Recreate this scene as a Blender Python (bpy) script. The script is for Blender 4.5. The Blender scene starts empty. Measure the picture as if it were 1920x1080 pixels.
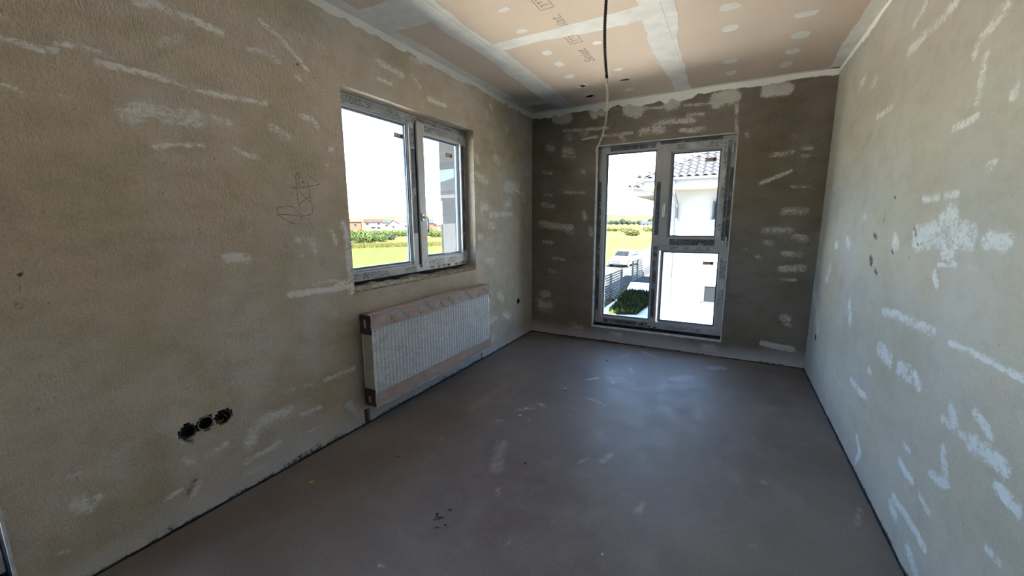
import bpy, bmesh, math, random
import numpy as np
from mathutils import Vector, Matrix

# ------------------------------------------------------------------ camera, sky, sun, exposure
SC = bpy.context.scene
COL = SC.collection
ROOM_W, ROOM_D, ROOM_H = 2.7984, 4.3693, 2.6      # metres: width, depth (to the back wall), height
GROUND = -3.0                                     # the room is on the upper floor
WALL_T = 0.39                                     # outer wall thickness

yaw, pitch, roll = (math.radians(a) for a in (28.5537, 9.5033, -0.3457))
fwd = Vector((-math.sin(yaw) * math.cos(pitch), math.cos(yaw) * math.cos(pitch), -math.sin(pitch)))
rgt = Vector((math.cos(yaw), math.sin(yaw), 0.0))
upv = rgt.cross(fwd)
r2 = rgt * math.cos(roll) + upv * math.sin(roll)
u2 = upv * math.cos(roll) - rgt * math.sin(roll)
cam_data = bpy.data.cameras.new('camera')
cam_data.sensor_fit = 'HORIZONTAL'
cam_data.sensor_width = 36.0
cam_data.lens = 742.3729 / 1920.0 * 36.0
cam_data.clip_start = 0.02
cam_data.clip_end = 12000
camera = bpy.data.objects.new('camera', cam_data)
M = Matrix((r2, u2, -fwd)).transposed().to_4x4()
M.translation = Vector((2.0961, 0.0, 1.3661))
camera.matrix_world = M
COL.objects.link(camera)
SC.camera = camera

SUN_DIR = Vector((0.42, -0.57, 0.70)).normalized()   # towards the sun
SUN_POWER = 150.0
SKY_POWER = 1.7
EXPOSURE = 0.25

world = bpy.data.worlds.new('sky')
SC.world = world
world.use_nodes = True
wn = world.node_tree
wn.nodes.clear()
sky = wn.nodes.new('ShaderNodeTexSky')
sky.sky_type = 'NISHITA'
sky.sun_disc = False
sky.sun_elevation = math.asin(SUN_DIR.z)
sky.sun_rotation = math.atan2(SUN_DIR.x, SUN_DIR.y)
sky.altitude = 300
sky.air_density = 1.0
sky.dust_density = 0.4
sky.ozone_density = 2.5
wbg = wn.nodes.new('ShaderNodeBackground')
wbg.inputs['Strength'].default_value = SKY_POWER
wout = wn.nodes.new('ShaderNodeOutputWorld')
wn.links.new(sky.outputs[0], wbg.inputs['Color'])
wn.links.new(wbg.outputs[0], wout.inputs['Surface'])

sun_data = bpy.data.lights.new('sun', 'SUN')
sun_data.energy = SUN_POWER
sun_data.angle = math.radians(0.6)
sun_data.color = (1.0, 0.97, 0.92)
sun = bpy.data.objects.new('sun', sun_data)
sun.rotation_euler = (-SUN_DIR).to_track_quat('-Z', 'Y').to_euler()
COL.objects.link(sun)

vs = SC.view_settings
vs.view_transform = 'Standard'
vs.look = 'None'
vs.exposure = EXPOSURE
vs.gamma = 1.0
vs.use_curve_mapping = False
SC.cycles.use_denoising = True
SC.cycles.max_bounces = 6
SC.cycles.glossy_bounces = 2
SC.cycles.use_adaptive_sampling = True
SC.cycles.adaptive_threshold = 0.04
SC.cycles.diffuse_bounces = 2
SC.cycles.transparent_max_bounces = 14
SC.cycles.sample_clamp_indirect = 12.0
SC.cycles.caustics_reflective = False
SC.cycles.caustics_refractive = False

# ------------------------------------------------------------------ helpers
RNG = random.Random(7)
NPR = np.random.RandomState(11)


def tag(o, label=None, category=None, group=None, kind=None):
    if label: o['label'] = label
    if category: o['category'] = category
    if group: o['group'] = group
    if kind: o['kind'] = kind
    return o


def empty(name, loc=(0, 0, 0), rz=0.0, matrix=None):
    o = bpy.data.objects.new(name, None)
    o.empty_display_size = 0.1
    if matrix is not None: o.matrix_world = matrix
    else:
        o.location = loc
        o.rotation_euler = (0, 0, rz)
    COL.objects.link(o)
    return o


def link_mesh(name, me, mat=None, parent=None, loc=None, rot=None):
    o = bpy.data.objects.new(name, me)
    if mat is not None and not me.materials: me.materials.append(mat)
    if loc is not None: o.location = loc
    if rot is not None: o.rotation_euler = rot
    COL.objects.link(o)
    if parent is not None: o.parent = parent
    return o


class MB:
    """collects vertices and faces for one mesh"""
    def __init__(self):
        self.v, self.f = [], []

    def add(self, verts, faces):
        b = len(self.v)
        self.v.extend(tuple(p) for p in verts)
        self.f.extend(tuple(i + b for i in q) for q in faces)

    def box(self, a, b, rot=None):
        x0, y0, z0 = a
        x1, y1, z1 = b
        vs_ = [(x0, y0, z0), (x1, y0, z0), (x1, y1, z0), (x0, y1, z0), (x0, y0, z1), (x1, y0, z1), (x1, y1, z1), (x0, y1, z1)]
        self.add(vs_, [(0, 3, 2, 1), (4, 5, 6, 7), (0, 1, 5, 4), (1, 2, 6, 5), (2, 3, 7, 6), (3, 0, 4, 7)])
        return self

    def prism(self, pts, d):
        """closed polygon pts (3d), extruded by vector d"""
        n = len(pts)
        d = Vector(d)
        self.add([Vector(p) for p in pts] + [Vector(p) + d for p in pts],
                 [tuple(range(n - 1, -1, -1)), tuple(range(n, 2 * n))] + [(i, (i + 1) % n, n + (i + 1) % n, n + i) for i in range(n)])
        return self

    def tube(self, pts, radii, seg=10, cap=True):
        pts = [Vector(p) for p in pts]
        if not hasattr(radii, '__len__'): radii = [radii] * len(pts)
        t0 = (pts[1] - pts[0]).normalized()
        ref = Vector((0, 0, 1)) if abs(t0.z) < 0.9 else Vector((1, 0, 0))
        a = t0.cross(ref).normalized()
        rings = []
        for i, p in enumerate(pts):
            t = (pts[min(i + 1, len(pts) - 1)] - pts[max(i - 1, 0)]).normalized()
            a = (a - t * a.dot(t)).normalized()
            b = t.cross(a)
            rings.append([p + (a * math.cos(k * 2 * math.pi / seg) + b * math.sin(k * 2 * math.pi / seg)) * radii[i] for k in range(seg)])
        vs_ = [q for r in rings for q in r]
        fs = []
        for i in range(len(pts) - 1):
            for k in range(seg):
                k2 = (k + 1) % seg
                fs.append((i * seg + k, i * seg + k2, (i + 1) * seg + k2, (i + 1) * seg + k))
        if cap:
            fs.append(tuple(range(seg - 1, -1, -1)))
            fs.append(tuple((len(pts) - 1) * seg + k for k in range(seg)))
        self.add(vs_, fs)
        return self

    def mesh(self, name='m', smooth=False, bevel=0.0, segs=1):
        me = bpy.data.meshes.new(name)
        me.from_pydata(self.v, [], self.f)
        if bevel > 0:
            bm = bmesh.new()
            bm.from_mesh(me)
            bmesh.ops.recalc_face_normals(bm, faces=bm.faces)
            es = [e for e in bm.edges if len(e.link_faces) == 2 and e.calc_face_angle(0) > 0.6]
            bmesh.ops.bevel(bm, geom=es, offset=bevel, segments=segs, affect='EDGES', clamp_overlap=True)
            bm.to_mesh(me)
            bm.free()
        if smooth:
            me.polygons.foreach_set('use_smooth', [True] * len(me.polygons))
        me.update()
        return me

    def obj(self, name, mat, parent=None, smooth=False, bevel=0.0, segs=1, loc=None, rot=None):
        return link_mesh(name, self.mesh(name, smooth, bevel, segs), mat, parent, loc, rot)


def box_obj(name, a, b, mat, parent=None, bevel=0.0):
    return MB().box(a, b).obj(name, mat, parent, bevel=bevel)


def copy_tree(o, parent=None):
    c = o.copy()
    COL.objects.link(c)
    c.parent = parent
    for ch in o.children: copy_tree(ch, c)
    return c


def text_mesh(name, body, size):
    """flat printed lettering as a mesh"""
    cu = bpy.data.curves.new(name, 'FONT')
    cu.body, cu.size, cu.extrude, cu.resolution_u = body, size, 0.0002, 2
    o = bpy.data.objects.new(name, cu)
    COL.objects.link(o)
    bpy.context.view_layer.update()
    me = bpy.data.meshes.new_from_object(o.evaluated_get(bpy.context.evaluated_depsgraph_get()))
    bpy.data.objects.remove(o)
    me.materials.clear()
    return me


def value_noise(u, v, scale, seed=0):
    rs = np.random.RandomState(seed)
    g = rs.rand(97, 97)
    x, y = np.asarray(u) * scale + 500.3, np.asarray(v) * scale + 500.7
    xi, yi = np.floor(x).astype(int), np.floor(y).astype(int)
    fx, fy = x - xi, y - yi
    fx, fy = fx * fx * (3 - 2 * fx), fy * fy * (3 - 2 * fy)
    a, b = g[xi % 97, yi % 97], g[(xi + 1) % 97, yi % 97]
    c, d = g[xi % 97, (yi + 1) % 97], g[(xi + 1) % 97, (yi + 1) % 97]
    return (a * (1 - fx) + b * fx) * (1 - fy) + (c * (1 - fx) + d * fx) * fy


# ------------------------------------------------------------------ materials
class NT:
    def __init__(self, name):
        self.m = bpy.data.materials.new(name)
        self.m.use_nodes = True
        self.t = self.m.node_tree
        self.t.nodes.clear()
        self.out = self.t.nodes.new('ShaderNodeOutputMaterial')

    def n(self, typ, props=None, **ins):
        nd = self.t.nodes.new('ShaderNode' + typ)
        for k, v in (props or {}).items(): setattr(nd, k, v)
        for k, v in ins.items():
            key = int(k[1:]) if k[0] == '_' else k.replace('_', ' ')
            s = nd.inputs[key]
            if isinstance(v, bpy.types.NodeSocket): self.t.links.new(v, s)
            elif isinstance(v, bpy.types.Node): self.t.links.new(v.outputs[0], s)
            else:
                if isinstance(v, (tuple, list)) and len(v) == 3 and s.type == 'RGBA': v = (*v, 1.0)
                s.default_value = v
        return nd

    def pos(self): return self.n('TexCoord').outputs['Object']

    def scaled(self, vec, s):
        return self.n('Mapping', None, Vector=vec, Scale=s).outputs[0]

    def noise(self, vec, scale, detail=3.0, rough=0.55, dist=0.0):
        return self.n('TexNoise', None, Vector=vec, Scale=scale, Detail=detail, Roughness=rough, Distortion=dist).outputs[0]

    def mrange(self, v, a, b, c=0.0, d=1.0):
        return self.n('MapRange', {'clamp': True}, Value=v, From_Min=a, From_Max=b, To_Min=c, To_Max=d).outputs[0]

    def math(self, op, a, b=0.0): return self.n('Math', {'operation': op}, _0=a, _1=b).outputs[0]

    def mix(self, f, a, b, blend='MIX'):
        nd = self.t.nodes.new('ShaderNodeMix')
        nd.data_type = 'RGBA'
        nd.blend_type = blend
        for i, v in ((0, f), (6, a), (7, b)):
            if isinstance(v, bpy.types.NodeSocket): self.t.links.new(v, nd.inputs[i])
            else: nd.inputs[i].default_value = (*v, 1.0) if isinstance(v, (tuple, list)) else v
        return nd.outputs[2]

    def attr(self, name): return self.n('Attribute', {'attribute_name': name}).outputs['Fac']

    def bump(self, h, strength=0.5, dist=0.01):
        return self.n('Bump', None, Height=h, Strength=strength, Distance=dist).outputs[0]

    def bsdf(self, color, rough=0.6, spec=0.4, normal=None, **kw):
        b = self.n('BsdfPrincipled', None, Base_Color=color, Roughness=rough, **kw)
        b.inputs['Specular IOR Level'].default_value = spec
        if normal is not None: self.t.links.new(normal, b.inputs['Normal'])
        self.t.links.new(b.outputs[0], self.out.inputs['Surface'])
        return self.m


def simple(name, color, rough=0.5, spec=0.4, vary=0.12, scale=20.0, bump=0.0, **kw):
    t = NT(name)
    p = t.pos()
    nz = t.noise(p, scale, 4.0)
    dark = tuple(c * (1 - vary * 2) for c in color)
    lite = tuple(min(1.0, c * (1 + vary)) for c in color)
    col = t.mix(t.mrange(nz, 0.3, 0.7), dark, lite)
    nrm = t.bump(nz, bump, 0.003) if bump else None
    return t.bsdf(col, rough, spec, nrm, **kw)


def plaster(name, c1, c2, c3, putty_col, grain=1.0):
    t = NT(name)
    p = t.pos()
    big = t.noise(p, 1.1, 3.0)
    tint = t.noise(t.scaled(p, (1, 1, 1.3)), 2.6, 3.0, 0.6)
    mid = t.noise(t.scaled(p, (1, 1, 1.6)), 7.0, 5.0, 0.62)
    fine = t.noise(t.scaled(p, (1, 1, 0.55)), 190.0, 1.5, 0.6)
    pit = t.noise(t.scaled(p, (1, 1, 0.4)), 70.0, 2.5, 0.62)
    col = t.mix(t.mrange(big, 0.35, 0.65), c1, c2)
    col = t.mix(t.mrange(tint, 0.46, 0.66, 0.0, 0.85), col, c3)
    col = t.mix(t.mrange(mid, 0.46, 0.72, 0.0, 0.5 * (0.4 + 0.6 * grain)), col, tuple(c * 0.68 for c in c1))
    col = t.mix(t.mrange(pit, 0.68, 0.76, 0.0, 0.75 * grain), col, tuple(c * 0.32 for c in c1))
    col = t.mix(0.42 * grain, col, t.mix(t.mrange(fine, 0.28, 0.72), (0.62, 0.62, 0.62), (1.22, 1.22, 1.22)), 'MULTIPLY')
    # trowelled putty smears: ragged, streaked along the trowel
    ragged = t.noise(t.scaled(p, (1, 1, 1.7)), 38.0, 5.0, 0.78)
    clump = t.noise(t.scaled(p, (1, 1, 2.4)), 9.0, 3.0, 0.6)
    brk = t.math('MULTIPLY', t.mrange(ragged, 0.34, 0.66, 0.0, 1.55), t.mrange(clump, 0.3, 0.62, 0.3, 1.3))
    pv = t.math('MULTIPLY', t.attr('putty'), brk)
    pm = t.mrange(pv, 0.17, 0.52)
    soft = t.mrange(t.attr('putty'), 0.05, 0.9, 0.0, 0.22)
    solid = t.mrange(t.math('ADD', t.attr('putty'), t.mrange(ragged, 0.3, 0.7, -0.12, 0.12)), 1.0, 1.1, 0.0, 0.92)
    pmask = t.math('MAXIMUM', t.math('MAXIMUM', t.math('MULTIPLY', pm, 0.93), soft), solid)
    pcol = t.mix(t.mrange(mid, 0.3, 0.7), tuple(c * 0.82 for c in putty_col), putty_col)
    col = t.mix(pmask, col, pcol)
    col = t.mix(t.math('MULTIPLY', t.attr('grey'), 0.75), col, (0.58, 0.56, 0.585))
    tape = t.mrange(t.math('ADD', t.attr('tape'), t.mrange(ragged, 0.2, 0.8, -0.22, 0.22)), 0.42, 0.58)
    col = t.mix(tape, col, (0.90, 0.87, 0.81))
    dn = t.noise(p, 55.0, 3.0, 0.7)
    dv = t.math('MULTIPLY', t.attr('dirt'), t.mrange(dn, 0.3, 0.7, 0.2, 1.6))
    col = t.mix(t.mrange(dv, 0.3, 0.7, 0.0, 0.85), col, (0.035, 0.03, 0.025))
    h = t.math('ADD', t.math('MULTIPLY', fine, 0.6), t.math('ADD', pit, t.math('MULTIPLY', mid, 1.5)))
    smooth = t.math('SUBTRACT', 1.0, t.math('MULTIPLY', t.math('MAXIMUM', pmask, tape), 0.7))
    nrm = t.bump(t.math('MULTIPLY', h, smooth), 0.62 * grain, 0.007)
    return t.bsdf(col, 0.92, 0.15, nrm)


MAT = {}
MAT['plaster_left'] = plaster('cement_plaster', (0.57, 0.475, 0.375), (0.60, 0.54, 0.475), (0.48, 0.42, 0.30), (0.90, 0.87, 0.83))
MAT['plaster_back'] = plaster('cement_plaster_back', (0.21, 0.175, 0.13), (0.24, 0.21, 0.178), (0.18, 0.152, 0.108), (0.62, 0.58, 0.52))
MAT['plaster_right'] = plaster('cement_plaster_smooth', (0.49, 0.445, 0.365), (0.50, 0.48, 0.445), (0.46, 0.42, 0.345), (0.76, 0.77, 0.78), 0.5)


def screed():
    t = NT('cement_screed')
    p = t.pos()
    big = t.noise(p, 0.9, 4.0)
    mid = t.noise(p, 5.0, 5.0, 0.65, 0.4)
    fine = t.noise(p, 90.0, 4.0, 0.6)
    sweep = t.noise(t.scaled(p, (1.0, 0.35, 1.0)), 3.0, 6.0, 0.6, 1.2)
    col = t.mix(t.mrange(big, 0.35, 0.65), (0.150, 0.120, 0.100), (0.215, 0.185, 0.157))
    col = t.mix(t.mrange(mid, 0.42, 0.72, 0.0, 0.6), col, (0.25, 0.225, 0.20))
    col = t.mix(t.mrange(sweep, 0.58, 0.8, 0.0, 0.45), col, (0.30, 0.27, 0.24))
    dust = t.noise(t.scaled(p, (3.0, 1.2, 1.0)), 4.0, 5.0, 0.72, 0.8)
    col = t.mix(t.mrange(dust, 0.66, 0.78, 0.0, 0.5), col, (0.5, 0.49, 0.48))
    col = t.mix(0.35, col, t.mix(t.mrange(fine, 0.3, 0.7), (0.6, 0.6, 0.6), (1.3, 1.3, 1.3)), 'MULTIPLY')
    speck = t.noise(p, 140.0, 2.0, 0.5)
    col = t.mix(t.mrange(speck, 0.73, 0.78, 0.0, 0.7), col, (0.03, 0.028, 0.025))
    rag = t.noise(t.scaled(p, (1.0, 0.5, 1.0)), 30.0, 4.0, 0.7)
    dm = t.math('MULTIPLY', t.attr('dust'), t.mrange(rag, 0.3, 0.7, 0.2, 1.4))
    col = t.mix(t.mrange(dm, 0.1, 1.0, 0.0, 0.55), col, (0.60, 0.585, 0.57))
    col = t.mix(t.mrange(t.math('MULTIPLY', t.attr('dirt'), t.mrange(fine, 0.35, 0.6, 0.2, 1.4)), 0.35, 0.6), col, (0.025, 0.022, 0.018))
    nrm = t.bump(t.math('ADD', t.math('MULTIPLY', fine, 0.5), mid), 0.3, 0.004)
    rough = t.mrange(mid, 0.3, 0.7, 0.42, 0.64)
    return t.bsdf(col, rough, 0.30, nrm)


MAT['screed'] = screed()


def gypsum():
    t = NT('plasterboard_paper')
    p = t.pos()
    a = t.noise(p, 2.0, 5.0)
    b = t.noise(p, 180.0, 2.0)
    col = t.mix(t.mrange(a, 0.35, 0.7), (0.68, 0.55, 0.44), (0.73, 0.60, 0.49))
    col = t.mix(t.mrange(b, 0.6, 0.8, 0.0, 0.12), col, (0.45, 0.35, 0.28))
    return t.bsdf(col, 0.85, 0.2, t.bump(b, 0.05, 0.002))


MAT['gypsum'] = gypsum()
MAT['compound'] = simple('joint_compound', (0.86, 0.83, 0.78), 0.85, 0.2, 0.06, 9.0, 0.1)
MAT['pencil'] = simple('pencil_line', (0.11, 0.09, 0.065), 0.8, 0.2, 0.2)
MAT['print'] = simple('printed_ink', (0.36, 0.30, 0.25), 0.8, 0.2, 0.1)
MAT['upvc'] = simple('white_upvc', (0.60, 0.60, 0.61), 0.32, 0.5, 0.05, 6.0)
MAT['upvc_backlit_film'] = simple('backlit_filmed_upvc', (0.40, 0.39, 0.385), 0.32, 0.5, 0.07, 7.0)  # white frame under grey film, its backlit shade mixed into the colour
MAT['gasket'] = simple('black_rubber', (0.02, 0.022, 0.028), 0.55, 0.4, 0.1)
MAT['spacer'] = simple('glazing_spacer', (0.10, 0.20, 0.42), 0.35, 0.5, 0.1, 8.0)
MAT['dark_gap'] = simple('dark_expanding_tape', (0.03, 0.034, 0.04), 0.9, 0.1, 0.3)
MAT['mortar'] = simple('rough_sill_mortar', (0.40, 0.33, 0.25), 0.95, 0.1, 0.35, 30.0, 0.6)
MAT['bead'] = simple('corner_bead', (0.62, 0.62, 0.60), 0.5, 0.4, 0.15, 14.0, 0.1)
MAT['metal'] = simple('handle_metal', (0.60, 0.60, 0.60), 0.35, 0.5, 0.05, 10.0, 0.0, Metallic=0.7)
MAT['sticker'] = simple('brown_glass_label', (0.46, 0.35, 0.30), 0.6, 0.3, 0.15, 30.0)
MAT['sticker_dark'] = simple('label_print', (0.05, 0.045, 0.05), 0.6, 0.3, 0.15)


def film():
    """grey protective film with rows of small dark print"""
    t = NT('protective_film')
    p = t.pos()
    sep = t.n('SeparateXYZ', None, Vector=p)
    # two print rows run along the longer side: streaked noise along each axis, cut by block noise
    ch = t.noise(t.scaled(p, (1, 1, 0.2)), 95.0, 2.0, 0.5)
    blk = t.noise(p, 9.0, 1.0, 0.4)
    ink = t.math('MULTIPLY', t.mrange(ch, 0.48, 0.55), t.mrange(blk, 0.45, 0.52))
    bg = t.mix(t.mrange(t.noise(p, 6.0, 2.0), 0.4, 0.6), (0.33, 0.34, 0.36), (0.48, 0.49, 0.51))
    col = t.mix(t.math('MULTIPLY', ink, 0.8), bg, (0.05, 0.05, 0.06))
    return t.bsdf(col, 0.35, 0.5, t.bump(t.noise(p, 30.0, 4.0), 0.15, 0.003))


MAT['film'] = film()


def dark_film():
    t = NT('dark_printed_film')
    p = t.pos()
    ch = t.noise(p, 80.0, 2.0, 0.5)
    blk = t.noise(p, 7.0, 1.0, 0.4)
    ink = t.math('MULTIPLY', t.mrange(ch, 0.5, 0.58), t.mrange(blk, 0.4, 0.5))
    col = t.mix(ink, (0.10, 0.105, 0.12), (0.015, 0.015, 0.018))
    col = t.mix(t.mrange(t.noise(p, 11.0, 1.0), 0.6, 0.64, 0.0, 0.6), col, (0.30, 0.31, 0.34))
    return t.bsdf(col, 0.4, 0.5)


MAT['dark_film'] = dark_film()


def glass(name, dirt=0.0):
    t = NT(name)
    face = t.n('LayerWeight', None, Blend=0.5).outputs['Facing']
    f5 = t.math('POWER', face, 5.0)
    fac = t.math('MINIMUM', t.math('ADD', t.math('MULTIPLY', f5, 0.9), 0.030), 1.0)
    tr = t.n('BsdfTransparent', None, Color=(0.97, 0.985, 0.98))
    gl = t.n('BsdfGlossy', None, Color=(1, 1, 1), Roughness=0.0)
    sh = t.n('MixShader', None, _0=fac, _1=tr, _2=gl).outputs[0]
    if dirt > 0:
        p = t.pos()
        d = t.noise(p, 70.0, 5.0, 0.7)
        e = t.noise(p, 3.0, 2.0)
        m = t.math('MULTIPLY', t.mrange(d, 0.55, 0.75, 0.0, dirt), t.mrange(e, 0.35, 0.65))
        df = t.n('BsdfDiffuse', None, Color=(0.75, 0.75, 0.75))
        sh = t.n('MixShader', None, _0=m, _1=sh, _2=df).outputs[0]
    t.t.links.new(sh, t.out.inputs['Surface'])
    return t.m


MAT['glass'] = glass('window_glass')
MAT['glass_dirty'] = glass('window_glass_dusty', 0.09)
PUTTY_LEFT = [
    (0.0116, 0.8, [(0.44, 1.957), (0.479, 1.958), (0.519, 1.952), (0.556, 1.96)]),
    (0.0098, 0.8, [(0.562, 1.984), (0.62, 2.0), (0.661, 1.996), (0.711, 1.989)]),
    (0.0124, 1.0, [(0.663, 1.957), (0.73, 1.959), (0.845, 1.958), (0.936, 1.953), (1.037, 1.947), (1.15, 1.952), (1.277, 1.961)]),
    (0.0399, 0.75, [(0.723, 1.781), (0.794, 1.823), (0.864, 1.818), (0.96, 1.823)]),
    (0.0235, 0.7, [(1.024, 1.837), (1.09, 1.827)]),
    (0.0102, 0.9, [(0.79, 1.678), (0.868, 1.701), (0.972, 1.711)]),
    (0.0125, 0.9, [(1.101, 1.721), (1.151, 1.696), (1.208, 1.689)]),
    (0.0195, 0.8, [(0.807, 2.219), (0.862, 2.237), (0.913, 2.224), (1.009, 2.232), (1.101, 2.22)]),
    (0.0242, 0.5, [(0.871, 2.098), (0.94, 2.139)]),
    (0.014, 0.8, [(1.292, 2.345), (1.368, 2.313), (1.434, 2.273), (1.526, 2.192)]),
    (0.0155, 0.6, [(1.22, 2.194), (1.303, 2.208), (1.368, 2.187)]),
    (0.0232, 0.6, [(1.459, 2.137), (1.471, 2.138)]),
    (0.0155, 0.8, [(1.462, 1.948), (1.54, 1.937), (1.564, 1.905)]),
    (0.0284, 0.6, [(1.291, 1.847), (1.373, 1.822)]),
    (0.0069, 0.8, [(0.414, 1.809), (0.448, 1.813), (0.467, 1.787)]),
    (0.0096, 0.4, [(0.549, 1.811), (0.595, 1.808)]),
    (0.0068, 0.7, [(0.444, 2.023), (0.467, 2.02)]),
    (0.0167, 0.8, [(1.63, 1.793), (1.644, 1.792)]),
    (0.0132, 0.8, [(1.593, 1.704), (1.607, 1.705)]),
    (0.0249, 0.9, [(1.008, 1.205), (1.055, 1.204), (1.102, 1.19)]),
    (0.0166, 1.6, [(1.302, 0.979), (1.481, 0.972), (1.709, 0.971)]),
    (0.0106, 0.7, [(1.444, 1.018), (1.595, 1.02)]),
    (0.0086, 0.7, [(0.828, 1.192), (0.84, 1.191)]),
    (0.0223, 0.6, [(1.366, 1.274), (1.459, 1.27), (1.476, 1.207)]),
    (0.0185, 0.6, [(1.38, 1.199), (1.396, 1.195)]),
    (0.0139, 0.8, [(1.593, 1.321), (1.616, 1.247)]),
    (0.0258, 0.9, [(1.68, 1.358), (1.703, 1.259), (1.703, 1.125), (1.706, 1.023), (1.706, 0.936)]),
    (0.026, 0.8, [(1.607, 0.982), (1.691, 0.997)]),
    (0.0086, 0.7, [(0.385, 0.441), (0.415, 0.434), (0.444, 0.434)]),
    (0.0316, 0.6, [(0.401, 0.326), (0.418, 0.291), (0.443, 0.309)]),
    (0.0349, 0.85, [(1.012, 0.246), (1.046, 0.319), (1.132, 0.339), (1.22, 0.33)]),
    (0.017, 0.9, [(0.981, 0.158), (1.056, 0.161), (1.158, 0.169)]),
    (0.0172, 0.75, [(0.824, 0.291), (0.857, 0.286), (0.9, 0.299)]),
    (0.0112, 0.8, [(0.65, 0.166), (0.705, 0.177)]),
    (0.0142, 0.7, [(0.743, 0.119), (0.776, 0.167)]),
    (0.0172, 0.85, [(1.3, 0.272), (1.414, 0.268)]),
    (0.0229, 0.5, [(0.74, 0.305), (0.755, 0.289)]),
    (0.0134, 0.8, [(0.726, 0.436), (0.74, 0.39)]),
    (0.0125, 0.8, [(1.222, 0.44), (1.269, 0.444)]),
    (0.0101, 0.8, [(1.327, 0.435), (1.394, 0.426)]),
    (0.0139, 0.7, [(1.315, 0.154), (1.402, 0.146)]),
    (0.0148, 0.9, [(1.465, 0.423), (1.58, 0.424), (1.683, 0.424)]),
    (0.0325, 1.0, [(1.62, 0.19), (1.698, 0.099), (1.765, 0.088)]),
    (0.0102, 0.5, [(0.327, 0.167), (0.35, 0.151)]),
    (0.0232, 0.5, [(0.968, 0.09), (1.076, 0.087)]),
    (0.0476, 0.7, [(3.173, 1.786), (3.282, 1.771), (3.348, 1.752)]),
    (0.0523, 0.7, [(3.534, 1.984), (3.597, 1.967)]),
    (0.0684, 0.85, [(3.748, 1.731), (3.989, 1.725)]),
    (0.0563, 0.7, [(3.272, 1.498), (3.33, 1.509)]),
    (0.0653, 0.7, [(3.722, 1.548), (3.804, 1.568)]),
    (0.0335, 0.8, [(3.417, 1.439), (3.862, 1.445)]),
    (0.031, 0.8, [(3.769, 2.322), (3.768, 2.28)]),
    (0.0448, 0.6, [(3.414, 1.329), (3.476, 1.328)]),
    (0.0419, 0.7, [(3.207, 1.226), (3.254, 1.224)]),
    (0.0458, 0.5, [(4.201, 1.924), (4.256, 1.906)]),
    (0.0544, 0.5, [(4.119, 1.675), (4.173, 1.63)]),
    (0.034, 0.5, [(3.367, 2.389), (3.385, 2.335)]),
    (0.0455, 0.6, [(3.354, 0.982), (3.456, 0.968)]),
    (0.0393, 0.6, [(3.188, 1.954), (3.204, 1.923)]),
    (0.0493, 0.6, [(3.567, 0.606), (3.634, 0.548)]),
    (0.0523, 0.6, [(3.665, 0.376), (3.785, 0.327)]),
    (0.0478, 0.6, [(3.387, 0.367), (3.494, 0.366)]),
    (0.0396, 0.6, [(3.298, 0.163), (3.435, 0.16)]),
    (0.0247, 0.8, [(2.037, 2.403), (2.163, 2.393), (2.264, 2.382)]),
    (0.0165, 0.8, [(2.028, 2.293), (2.156, 2.296)]),
    (0.0189, 0.6, [(2.358, 2.417), (2.456, 2.354)]),
    (0.0214, 0.9, [(2.531, 2.298), (2.74, 2.297)]),
    (0.024, 0.85, [(2.365, 2.519), (2.528, 2.55)]),
    (0.0276, 0.6, [(3.437, 2.467), (3.456, 2.442)]),
    (0.0381, 0.4, [(3.532, 1.871), (3.637, 1.829)]),
]
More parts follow.
